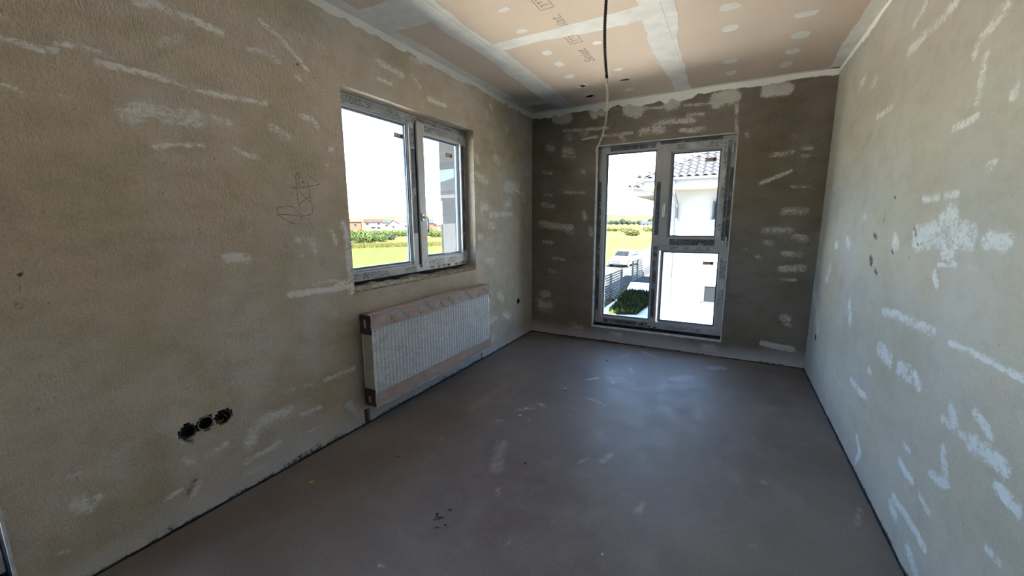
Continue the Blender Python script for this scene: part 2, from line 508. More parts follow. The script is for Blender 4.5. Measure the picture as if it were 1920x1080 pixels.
PUTTY_BACK = [
    (0.0173, 0.9, [(0.389, 2.366), (0.654, 2.349), (0.888, 2.339)]),
    (0.0416, 0.8, [(0.434, 2.294), (0.472, 2.284)]),
    (0.0496, 0.6, [(0.21, 2.206), (0.243, 2.191)]),
    (0.0479, 0.7, [(0.399, 2.16), (0.488, 2.129)]),
    (0.0179, 0.9, [(0.38, 2.092), (0.526, 2.063)]),
    (0.0251, 0.8, [(0.152, 1.932), (0.246, 1.92)]),
    (0.0296, 0.6, [(0.604, 1.921), (0.629, 1.902)]),
    (0.0179, 0.8, [(0.406, 1.692), (0.653, 1.676)]),
    (0.0191, 0.7, [(0.154, 1.677), (0.249, 1.668)]),
    (0.032, 0.8, [(0.141, 1.567), (0.264, 1.54)]),
    (0.0447, 0.85, [(0.122, 1.337), (0.36, 1.306), (0.491, 1.288)]),
    (0.0303, 0.7, [(0.64, 1.466), (0.654, 1.395)]),
    (0.0262, 0.7, [(0.158, 1.129), (0.255, 1.118)]),
    (0.0501, 0.5, [(0.466, 1.263), (0.505, 1.251)]),
    (0.0303, 0.7, [(0.719, 1.288), (0.733, 1.217)]),
    (0.0194, 0.8, [(0.271, 0.935), (0.413, 0.922)]),
    (0.0265, 0.7, [(0.231, 0.78), (0.3, 0.771)]),
    (0.0546, 0.6, [(0.149, 0.499), (0.206, 0.491)]),
    (0.0823, 0.6, [(0.136, 0.365), (0.221, 0.346)]),
    (0.0916, 0.5, [(0.548, 0.112), (0.621, 0.108)]),
    (0.0593, 2.0, [(0.323, 2.504), (0.418, 2.492)]),
    (0.0394, 2.0, [(0.714, 2.532), (0.739, 2.486)]),
    (0.0388, 2.0, [(0.796, 2.511), (0.82, 2.503)]),
    (0.0679, 2.0, [(1.113, 2.506), (1.178, 2.482)]),
    (0.0537, 2.0, [(1.494, 2.491), (1.542, 2.504)]),
    (0.0631, 2.0, [(1.909, 2.471), (1.974, 2.49), (2.026, 2.487)]),
    (0.0458, 2.0, [(2.299, 2.492), (2.37, 2.49), (2.44, 2.488)]),
    (0.0149, 0.9, [(1.236, 2.49), (1.466, 2.465)]),
    (0.0139, 0.9, [(1.63, 2.467), (1.862, 2.445)]),
    (0.0188, 0.9, [(1.665, 2.37), (1.796, 2.359)]),
    (0.035, 0.8, [(1.348, 2.314), (1.473, 2.334), (1.715, 2.316)]),
    (0.0178, 0.8, [(2.061, 2.532), (2.075, 2.347), (2.088, 2.173)]),
    (0.0241, 0.9, [(1.606, 2.24), (1.721, 2.222), (1.813, 2.232)]),
    (0.0463, 0.8, [(1.247, 2.258), (1.335, 2.264), (1.427, 2.264)]),
    (0.0164, 0.9, [(0.833, 2.264), (1.003, 2.263), (1.14, 2.264)]),
    (0.017, 0.8, [(0.608, 2.254), (0.775, 2.265)]),
    (0.0271, 0.6, [(1.032, 2.238), (1.061, 2.204)]),
    (0.0346, 0.5, [(0.595, 2.316), (0.655, 2.304)]),
    (0.0174, 0.95, [(2.317, 1.698), (2.411, 1.74), (2.534, 1.793)]),
    (0.0204, 0.7, [(2.605, 1.981), (2.662, 1.976)]),
    (0.0164, 0.7, [(2.603, 1.919), (2.649, 1.915)]),
    (0.0251, 0.5, [(2.374, 1.937), (2.531, 1.956)]),
    (0.0166, 0.6, [(2.558, 1.659), (2.685, 1.653)]),
    (0.0337, 0.7, [(2.518, 1.44), (2.674, 1.447)]),
    (0.0348, 0.6, [(2.39, 1.268), (2.573, 1.274)]),
    (0.0342, 0.85, [(2.619, 1.212), (2.69, 1.204)]),
    (0.027, 0.6, [(2.399, 1.16), (2.445, 1.156)]),
    (0.0304, 0.85, [(2.544, 0.924), (2.703, 0.937)]),
    (0.0177, 0.7, [(2.553, 0.825), (2.654, 0.826)]),
    (0.0304, 0.6, [(2.552, 1.066), (2.672, 1.056)]),
    (0.0455, 0.6, [(2.613, 0.472), (2.642, 0.425)]),
    (0.0235, 2.0, [(2.458, 0.202), (2.568, 0.181), (2.694, 0.174)]),
    (0.0188, 0.6, [(2.229, 1.091), (2.255, 1.087)]),
    (0.0222, 0.5, [(2.171, 2.15), (2.182, 2.121)]),
    (0.0207, 0.5, [(2.518, 2.092), (2.538, 2.085)]),
    (0.0277, 0.5, [(2.346, 1.035), (2.374, 1.006)]),
    (0.0548, 0.5, [(1.025, 0.109), (1.086, 0.104)]),
    (0.0467, 0.5, [(1.957, 0.09), (2.055, 0.077)]),
]
PUTTY_RIGHT = [
    (0.0262, 0.7, [(2.745, 2.163), (2.541, 2.176), (2.393, 2.179), (2.273, 2.182)]),
    (0.0306, 0.5, [(2.728, 2.281), (2.624, 2.317)]),
    (0.029, 0.6, [(2.067, 1.938), (2.015, 1.978), (1.911, 2.013)]),
    (0.0244, 0.65, [(1.994, 1.897), (1.994, 1.823), (1.997, 1.757)]),
    (0.0132, 0.95, [(2.142, 1.697), (2.054, 1.7), (1.977, 1.707)]),
    (0.0235, 0.5, [(1.788, 1.72), (1.769, 1.737)]),
    (0.0261, 0.6, [(1.849, 1.535), (1.829, 1.536)]),
    (0.0189, 0.7, [(3.127, 1.947), (2.868, 1.944)]),
    (0.0331, 0.6, [(3.638, 2.26), (3.524, 2.277)]),
    (0.0291, 0.6, [(3.344, 2.179), (3.266, 2.187)]),
    (0.0153, 0.8, [(2.313, 1.452), (2.174, 1.45)]),
    (0.0134, 0.9, [(2.122, 1.451), (2.023, 1.457)]),
    (0.0546, 0.9, [(2.303, 1.291), (2.138, 1.317), (2.053, 1.377)]),
    (0.0479, 0.9, [(2.134, 1.307), (1.989, 1.312), (1.896, 1.306)]),
    (0.0317, 0.8, [(2.047, 1.251), (1.972, 1.266)]),
    (0.0313, 0.95, [(1.784, 1.302), (1.687, 1.298)]),
    (0.0333, 0.9, [(2.578, 1.268), (2.539, 1.244)]),
    (0.0316, 0.8, [(3.752, 1.178), (3.686, 1.182)]),
    (0.0339, 0.8, [(3.438, 1.231), (3.366, 1.199)]),
    (0.0236, 0.5, [(2.103, 1.166), (2.067, 1.119)]),
    (0.0105, 0.7, [(2.083, 1.196), (1.951, 1.207)]),
    (0.0137, 0.6, [(1.862, 1.207), (1.814, 1.211)]),
    (0.0374, 0.85, [(3.18, 0.839), (3.12, 0.748)]),
    (0.0202, 0.95, [(2.574, 0.911), (2.368, 0.936), (2.192, 0.942), (2.02, 0.949)]),
    (0.0103, 1.1, [(1.892, 0.941), (1.787, 0.949), (1.664, 0.951), (1.561, 0.954), (1.493, 0.956)]),
    (0.0403, 0.75, [(2.547, 0.725), (2.392, 0.719)]),
    (0.0407, 0.65, [(2.275, 0.715), (2.161, 0.728)]),
    (0.0251, 0.95, [(2.111, 0.741), (2.063, 0.714)]),
    (0.0209, 0.95, [(2.929, 0.424), (2.738, 0.423), (2.641, 0.431)]),
    (0.024, 0.8, [(2.656, 0.582), (2.627, 0.58)]),
    (0.0144, 0.95, [(1.843, 0.681), (1.76, 0.682), (1.677, 0.687)]),
    (0.0239, 0.75, [(1.799, 0.74), (1.76, 0.701)]),
    (0.0282, 1.0, [(1.661, 0.686), (1.606, 0.698), (1.539, 0.702), (1.489, 0.702)]),
    (0.0182, 0.75, [(1.664, 0.782), (1.616, 0.77), (1.571, 0.758)]),
    (0.0178, 0.95, [(1.855, 0.459), (1.778, 0.476), (1.738, 0.501)]),
    (0.02, 0.95, [(1.799, 0.584), (1.771, 0.53), (1.75, 0.503)]),
    (0.0164, 0.95, [(2.11, 0.365), (2.047, 0.353), (1.971, 0.353)]),
    (0.0128, 0.95, [(2.108, 0.446), (2.038, 0.441)]),
    (0.0177, 1.1, [(2.117, 0.193), (2.002, 0.203), (1.894, 0.201), (1.807, 0.196)]),
    (0.0206, 0.9, [(2.141, 0.143), (2.062, 0.136)]),
    (0.0135, 0.85, [(1.907, 0.343), (1.82, 0.333)]),
    (0.0228, 1.0, [(1.92, 0.099), (1.826, 0.068)]),
    (0.0207, 0.8, [(1.499, 0.636), (1.455, 0.634), (1.41, 0.634)]),
    (0.0123, 0.6, [(1.493, 0.45), (1.432, 0.458)]),
    (0.0198, 0.95, [(2.689, 0.176), (2.595, 0.131), (2.641, 0.058)]),
    (0.0758, 0.5, [(4.122, 0.57), (3.984, 0.464)]),
    (0.0906, 0.6, [(4.373, 0.763), (4.175, 0.653)]),
    (0.0683, 0.5, [(3.899, 0.919), (3.836, 1.01)]),
]
DIRT_LEFT = [
    (0.0072, 1.0, [(0.369, 1.202), (0.377, 1.195)]),
    (0.0101, 0.6, [(0.351, 1.106), (0.356, 1.088)]),
    (0.0049, 0.9, [(0.476, 1.095), (0.482, 1.092)]),
    (0.0133, 0.45, [(0.902, 1.341), (0.91, 1.322)]),
    (0.0061, 0.5, [(0.454, 1.316), (0.457, 1.307)]),
    (0.0054, 0.6, [(0.579, 0.993), (0.586, 0.994)]),
    (0.0088, 0.7, [(1.3, 1.248), (1.307, 1.233)]),
    (0.0057, 0.8, [(1.227, 1.109), (1.233, 1.108)]),
    (0.0114, 0.8, [(0.742, 0.409), (0.773, 0.377)]),
    (0.0144, 0.5, [(1.457, 2.203), (1.472, 2.205)]),
    (0.0139, 0.6, [(0.72, 0.135), (0.758, 0.192)]),
    (0.028, 0.7, [(1.252, 0.019), (1.389, 0.012)]),
]
DIRT_RIGHT = [
    (0.026, 1.0, [(2.896, 1.153), (2.867, 1.132)]),
    (0.0202, 0.8, [(2.89, 1.284), (2.845, 1.268)]),
    (0.0195, 0.7, [(2.796, 1.101), (2.753, 1.086)]),
    (0.0127, 0.7, [(2.585, 1.216), (2.557, 1.202)]),
    (0.0178, 0.6, [(2.36, 1.335), (2.33, 1.301)]),
    (0.0087, 0.8, [(2.661, 1.479), (2.64, 1.465)]),
    (0.007, 0.9, [(2.305, 1.268), (2.297, 1.262)]),
    (0.0074, 0.8, [(2.37, 1.199), (2.363, 1.195)]),
    (0.0141, 0.5, [(2.774, 1.343), (2.749, 1.397)]),
]
CEILING_DABS = [
    (0.833, 2.243, 0.044, 0.024),
    (0.803, 2.529, 0.042, 0.029),
    (0.813, 2.926, 0.04, 0.047),
    (0.81, 3.167, 0.038, 0.054),
    (0.785, 3.462, 0.046, 0.051),
    (0.784, 3.759, 0.05, 0.044),
    (1.184, 2.941, 0.03, 0.034),
    (0.779, 4.084, 0.037, 0.035),
    (1.166, 4.08, 0.051, 0.048),
    (1.197, 3.514, 0.035, 0.036),
    (1.189, 3.78, 0.047, 0.028),
    (2.007, 2.859, 0.056, 0.046),
    (2.008, 3.155, 0.049, 0.049),
    (2.008, 3.782, 0.047, 0.048),
    (2.013, 4.071, 0.041, 0.055),
    (2.416, 3.177, 0.065, 0.046),
    (2.425, 3.5, 0.055, 0.066),
    (2.414, 3.795, 0.048, 0.056),
    (2.4, 4.077, 0.039, 0.066),
    (0.823, 3.748, 0.039, 0.044),
    (0.774, 4.081, 0.043, 0.034),
    (1.178, 3.789, 0.038, 0.028),
]
SCRIBBLE_LINES = [
    [(1.391, 1.618), (1.405, 1.639), (1.415, 1.637), (1.413, 1.617), (1.405, 1.592), (1.408, 1.561)],
    [(1.393, 1.618), (1.393, 1.584), (1.393, 1.54), (1.39, 1.499), (1.398, 1.468), (1.401, 1.437)],
    [(1.359, 1.555), (1.4, 1.554), (1.458, 1.567), (1.511, 1.579), (1.536, 1.587)],
    [(1.46, 1.591), (1.462, 1.569), (1.467, 1.537), (1.466, 1.511), (1.469, 1.484), (1.481, 1.46), (1.471, 1.42), (1.446, 1.407), (1.408, 1.41), (1.386, 1.422), (1.395, 1.433)],
    [(1.402, 1.54), (1.426, 1.518), (1.469, 1.481)],
    [(1.466, 1.513), (1.444, 1.501), (1.398, 1.468)],
    [(1.271, 1.445), (1.31, 1.453), (1.353, 1.454), (1.374, 1.446)],
    [(1.271, 1.445), (1.272, 1.42), (1.284, 1.401), (1.317, 1.381), (1.361, 1.36)],
    [(1.274, 1.409), (1.32, 1.411), (1.374, 1.407), (1.429, 1.397)],
    [(1.404, 1.395), (1.408, 1.374)],
    [(1.445, 1.395), (1.461, 1.355)],
    [(1.464, 1.632), (1.486, 1.616), (1.517, 1.601)],
    [(1.426, 1.595), (1.441, 1.595), (1.437, 1.586), (1.423, 1.585)],
]
DUST_FLOOR = [
    (0.042, 0.55, [(0.947, 1.98), (0.982, 1.868), (1.048, 1.727)]),
    (0.0199, 0.7, [(1.57, 2.167), (1.553, 2.08)]),
    (0.0179, 0.6, [(1.827, 1.83), (1.81, 1.759)]),
    (0.0151, 1.2, [(1.097, 3.191), (1.174, 3.285)]),
    (0.0122, 0.9, [(1.2, 2.848), (1.303, 2.817), (1.374, 2.784)]),
    (0.0159, 0.8, [(1.364, 3.648), (1.414, 3.553)]),
    (0.0831, 0.5, [(1.344, 3.32), (1.498, 3.235)]),
    (0.0495, 0.9, [(2.049, 4.006), (2.124, 4.045)]),
    (0.0676, 0.5, [(1.774, 3.546), (1.872, 3.651)]),
    (0.0173, 0.5, [(2.345, 2.302), (2.359, 2.29)]),
    (0.015, 0.5, [(2.276, 1.787), (2.292, 1.782)]),
    (0.0111, 0.6, [(2.743, 2.277), (2.704, 2.141)]),
    (0.0176, 0.7, [(0.92, 2.575), (0.981, 2.557)]),
    (0.0174, 0.7, [(0.838, 2.424), (0.914, 2.492)]),
    (0.0105, 0.6, [(0.95, 2.329), (0.987, 2.305)]),
    (0.0211, 0.5, [(0.754, 2.183), (0.796, 2.222)]),
    (0.052, 0.3, [(0.517, 2.235), (0.513, 2.541), (0.523, 2.785)]),
    (0.0281, 0.6, [(1.387, 4.184), (1.509, 4.095)]),
    (0.0144, 0.9, [(1.239, 3.361), (1.321, 3.23)]),
    (0.0118, 0.6, [(1.463, 2.062), (1.436, 2.0)]),
    (0.0099, 0.7, [(1.141, 1.598), (1.159, 1.561)]),
    (0.0115, 0.45, [(0.947, 0.967), (0.981, 0.968)]),
    (0.0192, 0.7, [(1.22, 3.945), (1.278, 4.05)]),
]
DIRT_FLOOR = [
    (0.0088, 0.9, [(0.969, 1.303), (0.996, 1.293)]),
    (0.0087, 0.9, [(0.985, 1.261), (1.018, 1.29)]),
    (0.0083, 0.9, [(1.023, 1.244), (1.038, 1.234)]),
    (0.006, 1.0, [(1.008, 1.351), (1.017, 1.348)]),
    (0.0055, 1.0, [(1.012, 1.209), (1.02, 1.207)]),
    (0.0055, 1.0, [(1.076, 1.254), (1.082, 1.25)]),
    (0.0209, 0.4, [(1.31, 1.512), (1.329, 1.503)]),
    (0.0444, 0.35, [(1.156, 2.573), (1.222, 2.561)]),
]
# ------------------------------------------------------------------ the room shell
def stroke_field(U, V, strokes):
    """strength of trowel strokes (metres on the wall) at every grid vertex"""
    out = np.zeros_like(U)
    for r, strength, pts in strokes:
        r = r * 1.5
        d = np.full_like(U, 9.0)
        for i in range(len(pts) - 1):
            (ax, ay), (bx, by) = pts[i], pts[i + 1]
            dx, dy = bx - ax, by - ay
            L2 = max(dx * dx + dy * dy, 1e-9)
            t = np.clip(((U - ax) * dx + (V - ay) * dy) / L2, 0, 1)
            d = np.minimum(d, np.hypot(U - ax - t * dx, V - ay - t * dy))
        out = np.maximum(out, strength * np.clip(1.25 * (1 - d / r), 0, 1))
    return out


def grid_lines(a, b, step, cuts):
    n = max(2, int(round((b - a) / step)))
    ls = list(np.linspace(a, b, n + 1))
    for c in cuts:
        if a < c < b:
            k = int(np.argmin([abs(x - c) for x in ls]))
            ls[k] = c
    return np.array(sorted(ls))


def build_wall(name, mat, place, u0, u1, openings=(), rects=(), circles=(), putty=(), dirt=(), thick=WALL_T, tape=0.05,
               grey=0.0, foot=0.03, seed=0, step=0.0125, skin=0.06):
    cu = [c for o in list(openings) + list(rects) for c in o[:2]]
    cv = [c for o in list(openings) + list(rects) for c in o[2:]]
    us, vs_ = grid_lines(u0, u1, step, cu), grid_lines(0.0, ROOM_H, step, cv)
    U, V = np.meshgrid(us, vs_, indexing='ij')
    nu, nv = U.shape
    uc, vc = (us[:-1] + us[1:]) / 2, (vs_[:-1] + vs_[1:]) / 2
    UC, VC = np.meshgrid(uc, vc, indexing='ij')
    keep = np.ones(UC.shape, bool)
    for (a, b, c, d) in list(openings) + list(rects):
        keep &= ~((UC > a) & (UC < b) & (VC > c) & (VC < d))
    for (x, y, r) in circles:
        rr = r * (0.92 + 0.25 * value_noise(UC, VC, 40.0, seed + 5))
        keep &= np.hypot(UC - x, VC - y) > rr
    # gentle unevenness of the hand-floated surface, none at edges
    edge = np.minimum.reduce([np.minimum(U - u0, u1 - U), np.minimum(V, ROOM_H - V)])
    for (a, b, c, d) in openings:
        edge = np.minimum(edge, np.maximum.reduce([a - U, U - b, c - V, V - d]))
    lift = np.clip(edge / 0.15, 0, 1) * (value_noise(U, V, 1.7, seed) - 0.5) * 0.006 + np.clip(edge / 0.05, 0, 1) * (value_noise(U, V, 14.0, seed + 1) - 0.5) * 0.0015
    pf = stroke_field(U, V, putty)
    # faint random trowel sweeps everywhere
    sweep = value_noise(U * 0.8, V * 3.0, 2.3, seed + 2) * value_noise(U, V * 2.2, 6.0, seed + 3)
    pf = np.maximum(pf, np.clip((sweep - 0.60) * 1.2, 0, 0.45))
    df = stroke_field(U, V, dirt)
    fn = foot * (0.25 + 1.5 * value_noise(U, V * 0, 6.0, seed + 6) * value_noise(U, V, 30.0, seed + 9))
    df = np.maximum(df, np.clip(1.1 - V / np.maximum(fn, 1e-4), 0, 1) * 0.8)
    tw = tape * (0.75 + 0.9 * value_noise(U, V * 0, 3.0, seed + 4) * value_noise(U, V * 0, 17.0, seed + 7) * 1.6)
    tf = np.clip(0.5 + (tw - (ROOM_H - V)) / 0.03, 0, 1) if tape > 0 else np.zeros_like(U)
    gh = grey * (0.5 + 1.0 * value_noise(U, V * 0, 1.3, seed + 8))
    gf = np.clip(1.2 - V / np.maximum(gh, 1e-4), 0, 1) if grey > 0 else np.zeros_like(U)
    for (x, y, r) in circles:
        df = np.maximum(df, np.clip(1.5 - np.hypot(U - x, V - y) / r, 0, 1) * 0.7)
    verts = [place(a, b, -c) for a, b, c in zip(U.ravel(), V.ravel(), lift.ravel())]
    at = {'putty': list(pf.ravel()), 'dirt': list(df.ravel()), 'tape': list(tf.ravel()), 'grey': list(gf.ravel())}
    I = lambda i, j: i * nv + j
    faces = [(I(i, j), I(i + 1, j), I(i + 1, j + 1), I(i, j + 1)) for i, j in zip(*np.nonzero(keep))]
    back = {}

    def bk(i, j):
        k = I(i, j)
        if k not in back:
            back[k] = len(verts)
            verts.append(place(U[i, j], V[i, j], skin))
            for a in at.values(): a.append(a[k] * 0.6)
        return back[k]
    K = np.zeros((nu + 1, nv + 1), bool)
    K[1:nu, 1:nv] = keep
    for i in range(nu):
        for j in range(nv - 1):
            if K[i, j + 1] != K[i + 1, j + 1]: faces.append((I(i, j), I(i, j + 1), bk(i, j + 1), bk(i, j)))
    for i in range(nu - 1):
        for j in range(nv):
            if K[i + 1, j] != K[i + 1, j + 1]: faces.append((I(i, j), I(i + 1, j), bk(i + 1, j), bk(i, j)))
    # masonry core behind the plaster skin
    segs, cur = [], u0 - 0.0
    for (a, b, c, d) in sorted(openings):
        segs.append((cur, a, 0.0, ROOM_H))
        if c > 0: segs.append((a, b, 0.0, c))
        if d < ROOM_H: segs.append((a, b, d, ROOM_H))
        cur = b
    segs.append((cur, u1, 0.0, ROOM_H))
    for (a, b, c, d) in segs:
        m = len(verts)
        for w in (skin, thick):
            for (x, y) in ((a, c), (b, c), (b, d), (a, d)): verts.append(place(x, y, w))
        for k in at.values(): k.extend([0.0] * 8)
        faces += [(m + 3, m + 2, m + 1, m), (m + 4, m + 5, m + 6, m + 7)] + [(m + q, m + (q + 1) % 4, m + 4 + (q + 1) % 4, m + 4 + q) for q in range(4)]
    me = bpy.data.meshes.new(name)
    me.from_pydata(verts, [], faces)
    for k, vals in at.items():
        a = me.attributes.new(k, 'FLOAT', 'POINT')
        a.data.foreach_set('value', np.array(vals, dtype=np.float32))
    me.update()
    o = link_mesh(name, me, mat)
    return tag(o, kind='structure')


W1 = (1.727, 3.136, 0.930, 2.178)          # left window opening: y0 y1 z0 z1
W2 = (0.778, 2.100, 0.170, 2.164)          # tall window opening in the back wall: x0 x1 z0 z1
W3 = (-1.250, 0.219, 0.100, 2.164)         # balcony window beside the camera
left_place = lambda u, v, w: (-w, u, v)
right_place = lambda u, v, w: (ROOM_W + w, u, v)
back_place = lambda u, v, w: (u, ROOM_D + w, v)
rear_place = lambda u, v, w: (u, -1.5 - w, v)
SOCKETS_LEFT = [(0.760, 0.434, 0.036), (0.832, 0.440, 0.036), (0.909, 0.437, 0.036)]

wall_left = build_wall('wall_left', MAT['plaster_left'], left_place, -1.5, ROOM_D, [W1, W3],
                       rects=[(1.735, 1.785, 0.0, 0.105), (3.190, 3.222, 0.0, 0.125)],
                       circles=SOCKETS_LEFT + [(4.006, 0.452, 0.034)], putty=PUTTY_LEFT, dirt=DIRT_LEFT, tape=0.045, grey=0.16, foot=0.06, seed=1)
tag(wall_left, 'rough grey-brown cement plastered wall with putty smears and a window', 'wall')
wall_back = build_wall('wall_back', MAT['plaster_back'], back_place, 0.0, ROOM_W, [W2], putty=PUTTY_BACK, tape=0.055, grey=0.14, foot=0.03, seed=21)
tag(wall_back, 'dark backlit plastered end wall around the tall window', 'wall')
wall_right = build_wall('wall_right', MAT['plaster_right'], right_place, -1.5, ROOM_D, circles=[(4.034, 0.396, 0.03)], putty=PUTTY_RIGHT,
                        dirt=DIRT_RIGHT, thick=0.2, tape=0.04, grey=0.0, foot=0.035, seed=41)
tag(wall_right, 'long smooth grey plastered wall with pale putty streaks', 'wall')
wall_rear = build_wall('wall_rear', MAT['plaster_right'], rear_place, 0.0, ROOM_W, thick=0.2, tape=0.04, seed=61, step=0.06)
tag(wall_rear, 'plain plastered wall closing the room behind the viewer', 'wall')

fx, fy = np.linspace(0.0, ROOM_W, 150), np.linspace(-1.5, ROOM_D, 310)
FX, FY = np.meshgrid(fx, fy, indexing='ij')
FZ = (value_noise(FX, FY, 1.5, 90) - 0.5) * 0.004 * np.clip(np.minimum.reduce([FX, ROOM_W - FX, FY + 1.5, ROOM_D - FY]) / 0.2, 0, 1)
fv = [(a, b, c) for a, b, c in zip(FX.ravel(), FY.ravel(), FZ.ravel())]
ff = [(i * 310 + j, (i + 1) * 310 + j, (i + 1) * 310 + j + 1, i * 310 + j + 1) for i in range(149) for j in range(309)]
dust, fdirt = stroke_field(FX, FY, DUST_FLOOR).ravel(), stroke_field(FX, FY, DIRT_FLOOR).ravel()
slab = MB()
slab.add(fv, ff)
slab.box((-WALL_T, -1.7, -0.25), (ROOM_W + 0.2, ROOM_D + WALL_T, -0.003))
fme = slab.mesh('floor')
for nm, vals in (('dust', dust), ('dirt', fdirt)):
    at_ = fme.attributes.new(nm, 'FLOAT', 'POINT')
    at_.data.foreach_set('value', np.concatenate([vals, np.zeros(8)]).astype(np.float32))
floor = link_mesh('floor', fme, MAT['screed'])
tag(floor, 'bare grey cement screed floor with dusty marks', 'floor', kind='structure')

# black foam perimeter strips where the screed meets the walls
for nm, a, b, ax in (('baseboard_left', 0.219, ROOM_D, 'l'), ('baseboard_back', 0.0, ROOM_W, 'b'), ('baseboard_right', -1.5, ROOM_D, 'r')):
    mb = MB()
    n = int((b - a) / 0.03)
    ring = []
    for i in range(n + 1):
        u = a + (b - a) * i / n
        h = 0.003 + 0.007 * float(value_noise(u, 0.3, 9.0, 77)) + 0.008 * float(value_noise(u, 0.8, 31.0, 78)) * float(value_noise(u, 0.8, 5.0, 71))
        d = 0.003 + 0.006 * float(value_noise(u, 0.1, 12.0, 79))
        if ax == 'l': q = [(-0.002, u, 0), (d, u, 0), (d * 0.6, u, h), (-0.002, u, h)]
        elif ax == 'r': q = [(ROOM_W + 0.002, u, 0), (ROOM_W - d, u, 0), (ROOM_W - d * 0.6, u, h), (ROOM_W + 0.002, u, h)]
        else: q = [(u, ROOM_D + 0.002, 0), (u, ROOM_D - d, 0), (u, ROOM_D - d * 0.6, h), (u, ROOM_D + 0.002, h)]
        ring.append(q)
    vs_ = [p for q in ring for p in q]
    fs = [(4 * i + k, 4 * i + (k + 1) % 4, 4 * i + 4 + (k + 1) % 4, 4 * i + 4 + k) for i in range(n) for k in range(4)]
    mb.add(vs_, fs)
    side = {'l': 'wall with the radiator', 'b': 'wall under the tall window', 'r': 'long smooth grey wall'}[ax]
    tag(mb.obj(nm, MAT['dark_gap']), 'thin black foam edge strip along the foot of the ' + side, 'edge strip', kind='structure')

# ------------------------------------------------------------------ ceiling of plasterboards
ceiling = box_obj('ceiling', (-WALL_T, -1.7, ROOM_H + 0.0125), (ROOM_W + 0.2, ROOM_D + WALL_T, ROOM_H + 0.3), MAT['gypsum'])
tag(ceiling, 'tan plasterboard ceiling with white filled joints and screw spots', 'ceiling', kind='structure')
g = 0.0015
for (x0, x1, y0, y1) in ((0.0, 0.44, -1.5, 1.97), (0.0, 0.44, 1.97, 4.02), (0.0, 0.44, 4.02, ROOM_D), (0.44, 1.60, -1.5, 0.27), (0.44, 1.60, 0.27, 2.68),
                         (0.44, 1.60, 2.68, ROOM_D), (1.60, ROOM_W, -1.5, 1.45), (1.60, ROOM_W, 1.45, ROOM_D)):
    box_obj('plasterboard', (x0 + g, y0 + g, ROOM_H), (x1 - g, y1 - g, ROOM_H + 0.0125), MAT['gypsum'], ceiling)


def joint_band(name, a, b, wl, wr, amp, z, seed, step=0.025):
    """ragged strip of joint compound on the ceiling along a-b"""
    a, b = Vector((*a, 0)), Vector((*b, 0))
    d = (b - a)
    L = d.length
    d.normalize()
    s = Vector((d.y, -d.x, 0))
    n = max(2, int(L / step))
    mb = MB()
    top = []
    for i in range(n + 1):
        t = L * i / n
        l = wl + amp * (2.4 * float(value_noise(t, 0.2, 2.2, seed)) - 1.2 + 0.5 * (float(value_noise(t, 0.2, 15.0, seed + 1)) - 0.5))
        r = wr + amp * (2.4 * float(value_noise(t, 0.9, 2.2, seed + 2)) - 1.2 + 0.5 * (float(value_noise(t, 0.4, 15.0, seed + 3)) - 0.5))
        p, q = a + d * t - s * l, a + d * t + s * r
        top += [(p.x, p.y, ROOM_H), (p.x, p.y, ROOM_H - z), (q.x, q.y, ROOM_H - z), (q.x, q.y, ROOM_H)]
    mb.add(top, [(4 * i + k, 4 * i + k + 1, 4 * i + 5 + k, 4 * i + 4 + k) for i in range(n) for k in range(3)] + [(0, 1, 2, 3), (4 * n + 3, 4 * n + 2, 4 * n + 1, 4 * n)])
    return mb.obj(name, MAT['compound'], ceiling)


joint_band('joint_filler', (0.44, 0.2), (0.44, 4.34), 0.085, 0.10, 0.03, 0.0012, 1)
joint_band('joint_tape', (0.44, 0.2), (0.44, 4.34), 0.055, 0.055, 0.004, 0.0026, 5)
joint_band('joint_filler', (1.60, 0.2), (1.60, 4.34), 0.085, 0.10, 0.035, 0.0012, 9)
joint_band('joint_tape', (1.60, 0.2), (1.60, 4.34), 0.055, 0.055, 0.004, 0.0026, 13)
joint_band('joint_filler', (0.50, 2.68), (1.55, 2.68), 0.075, 0.08, 0.03, 0.0014, 17)
joint_band('joint_filler', (0.04, 1.97), (0.40, 1.97), 0.14, 0.14, 0.03, 0.0014, 21)
joint_band('joint_filler', (0.04, 4.02), (0.40, 4.02), 0.06, 0.05, 0.02, 0.0014, 25)
joint_band('joint_filler', (1.65, 1.45), (2.76, 1.45), 0.08, 0.08, 0.03, 0.0014, 29)
joint_band('edge_filler', (0.03, -1.5), (0.03, ROOM_D), 0.03, 0.05, 0.014, 0.0018, 33)
joint_band('edge_filler', (0.0, ROOM_D - 0.02), (ROOM_W, ROOM_D - 0.02), 0.02, 0.02, 0.008, 0.0018, 37)
joint_band('edge_filler', (ROOM_W - 0.03, -1.5), (ROOM_W - 0.03, ROOM_D), 0.05, 0.03, 0.018, 0.0018, 41)

for k, (x, y, rx, ry) in enumerate(CEILING_DABS):
    mb = MB()
    n = 14
    ang = RNG.uniform(-0.3, 0.3)
    pts = []
    for i in range(n):
        t = 2 * math.pi * i / n
        r = 1 + RNG.uniform(-0.16, 0.16)
        px, py = rx * r * math.cos(t), ry * r * math.sin(t)
        pts.append((x + px * math.cos(ang) - py * math.sin(ang), y + px * math.sin(ang) + py * math.cos(ang), ROOM_H))
    mb.prism(pts, (0, 0, -0.0012))
    mb.obj('filler_spot', MAT['compound'], ceiling)


def ceiling_text(name, body, x, y, size):
    o = link_mesh(name, text_mesh(name, body, size), MAT['print'], ceiling)
    m = Matrix(((0, -1, 0), (-1, 0, 0), (0, 0, -1))).to_4x4()    # read from below
    m.translation = Vector((x, y, ROOM_H - 0.0006))
    o.matrix_world = m
    return o


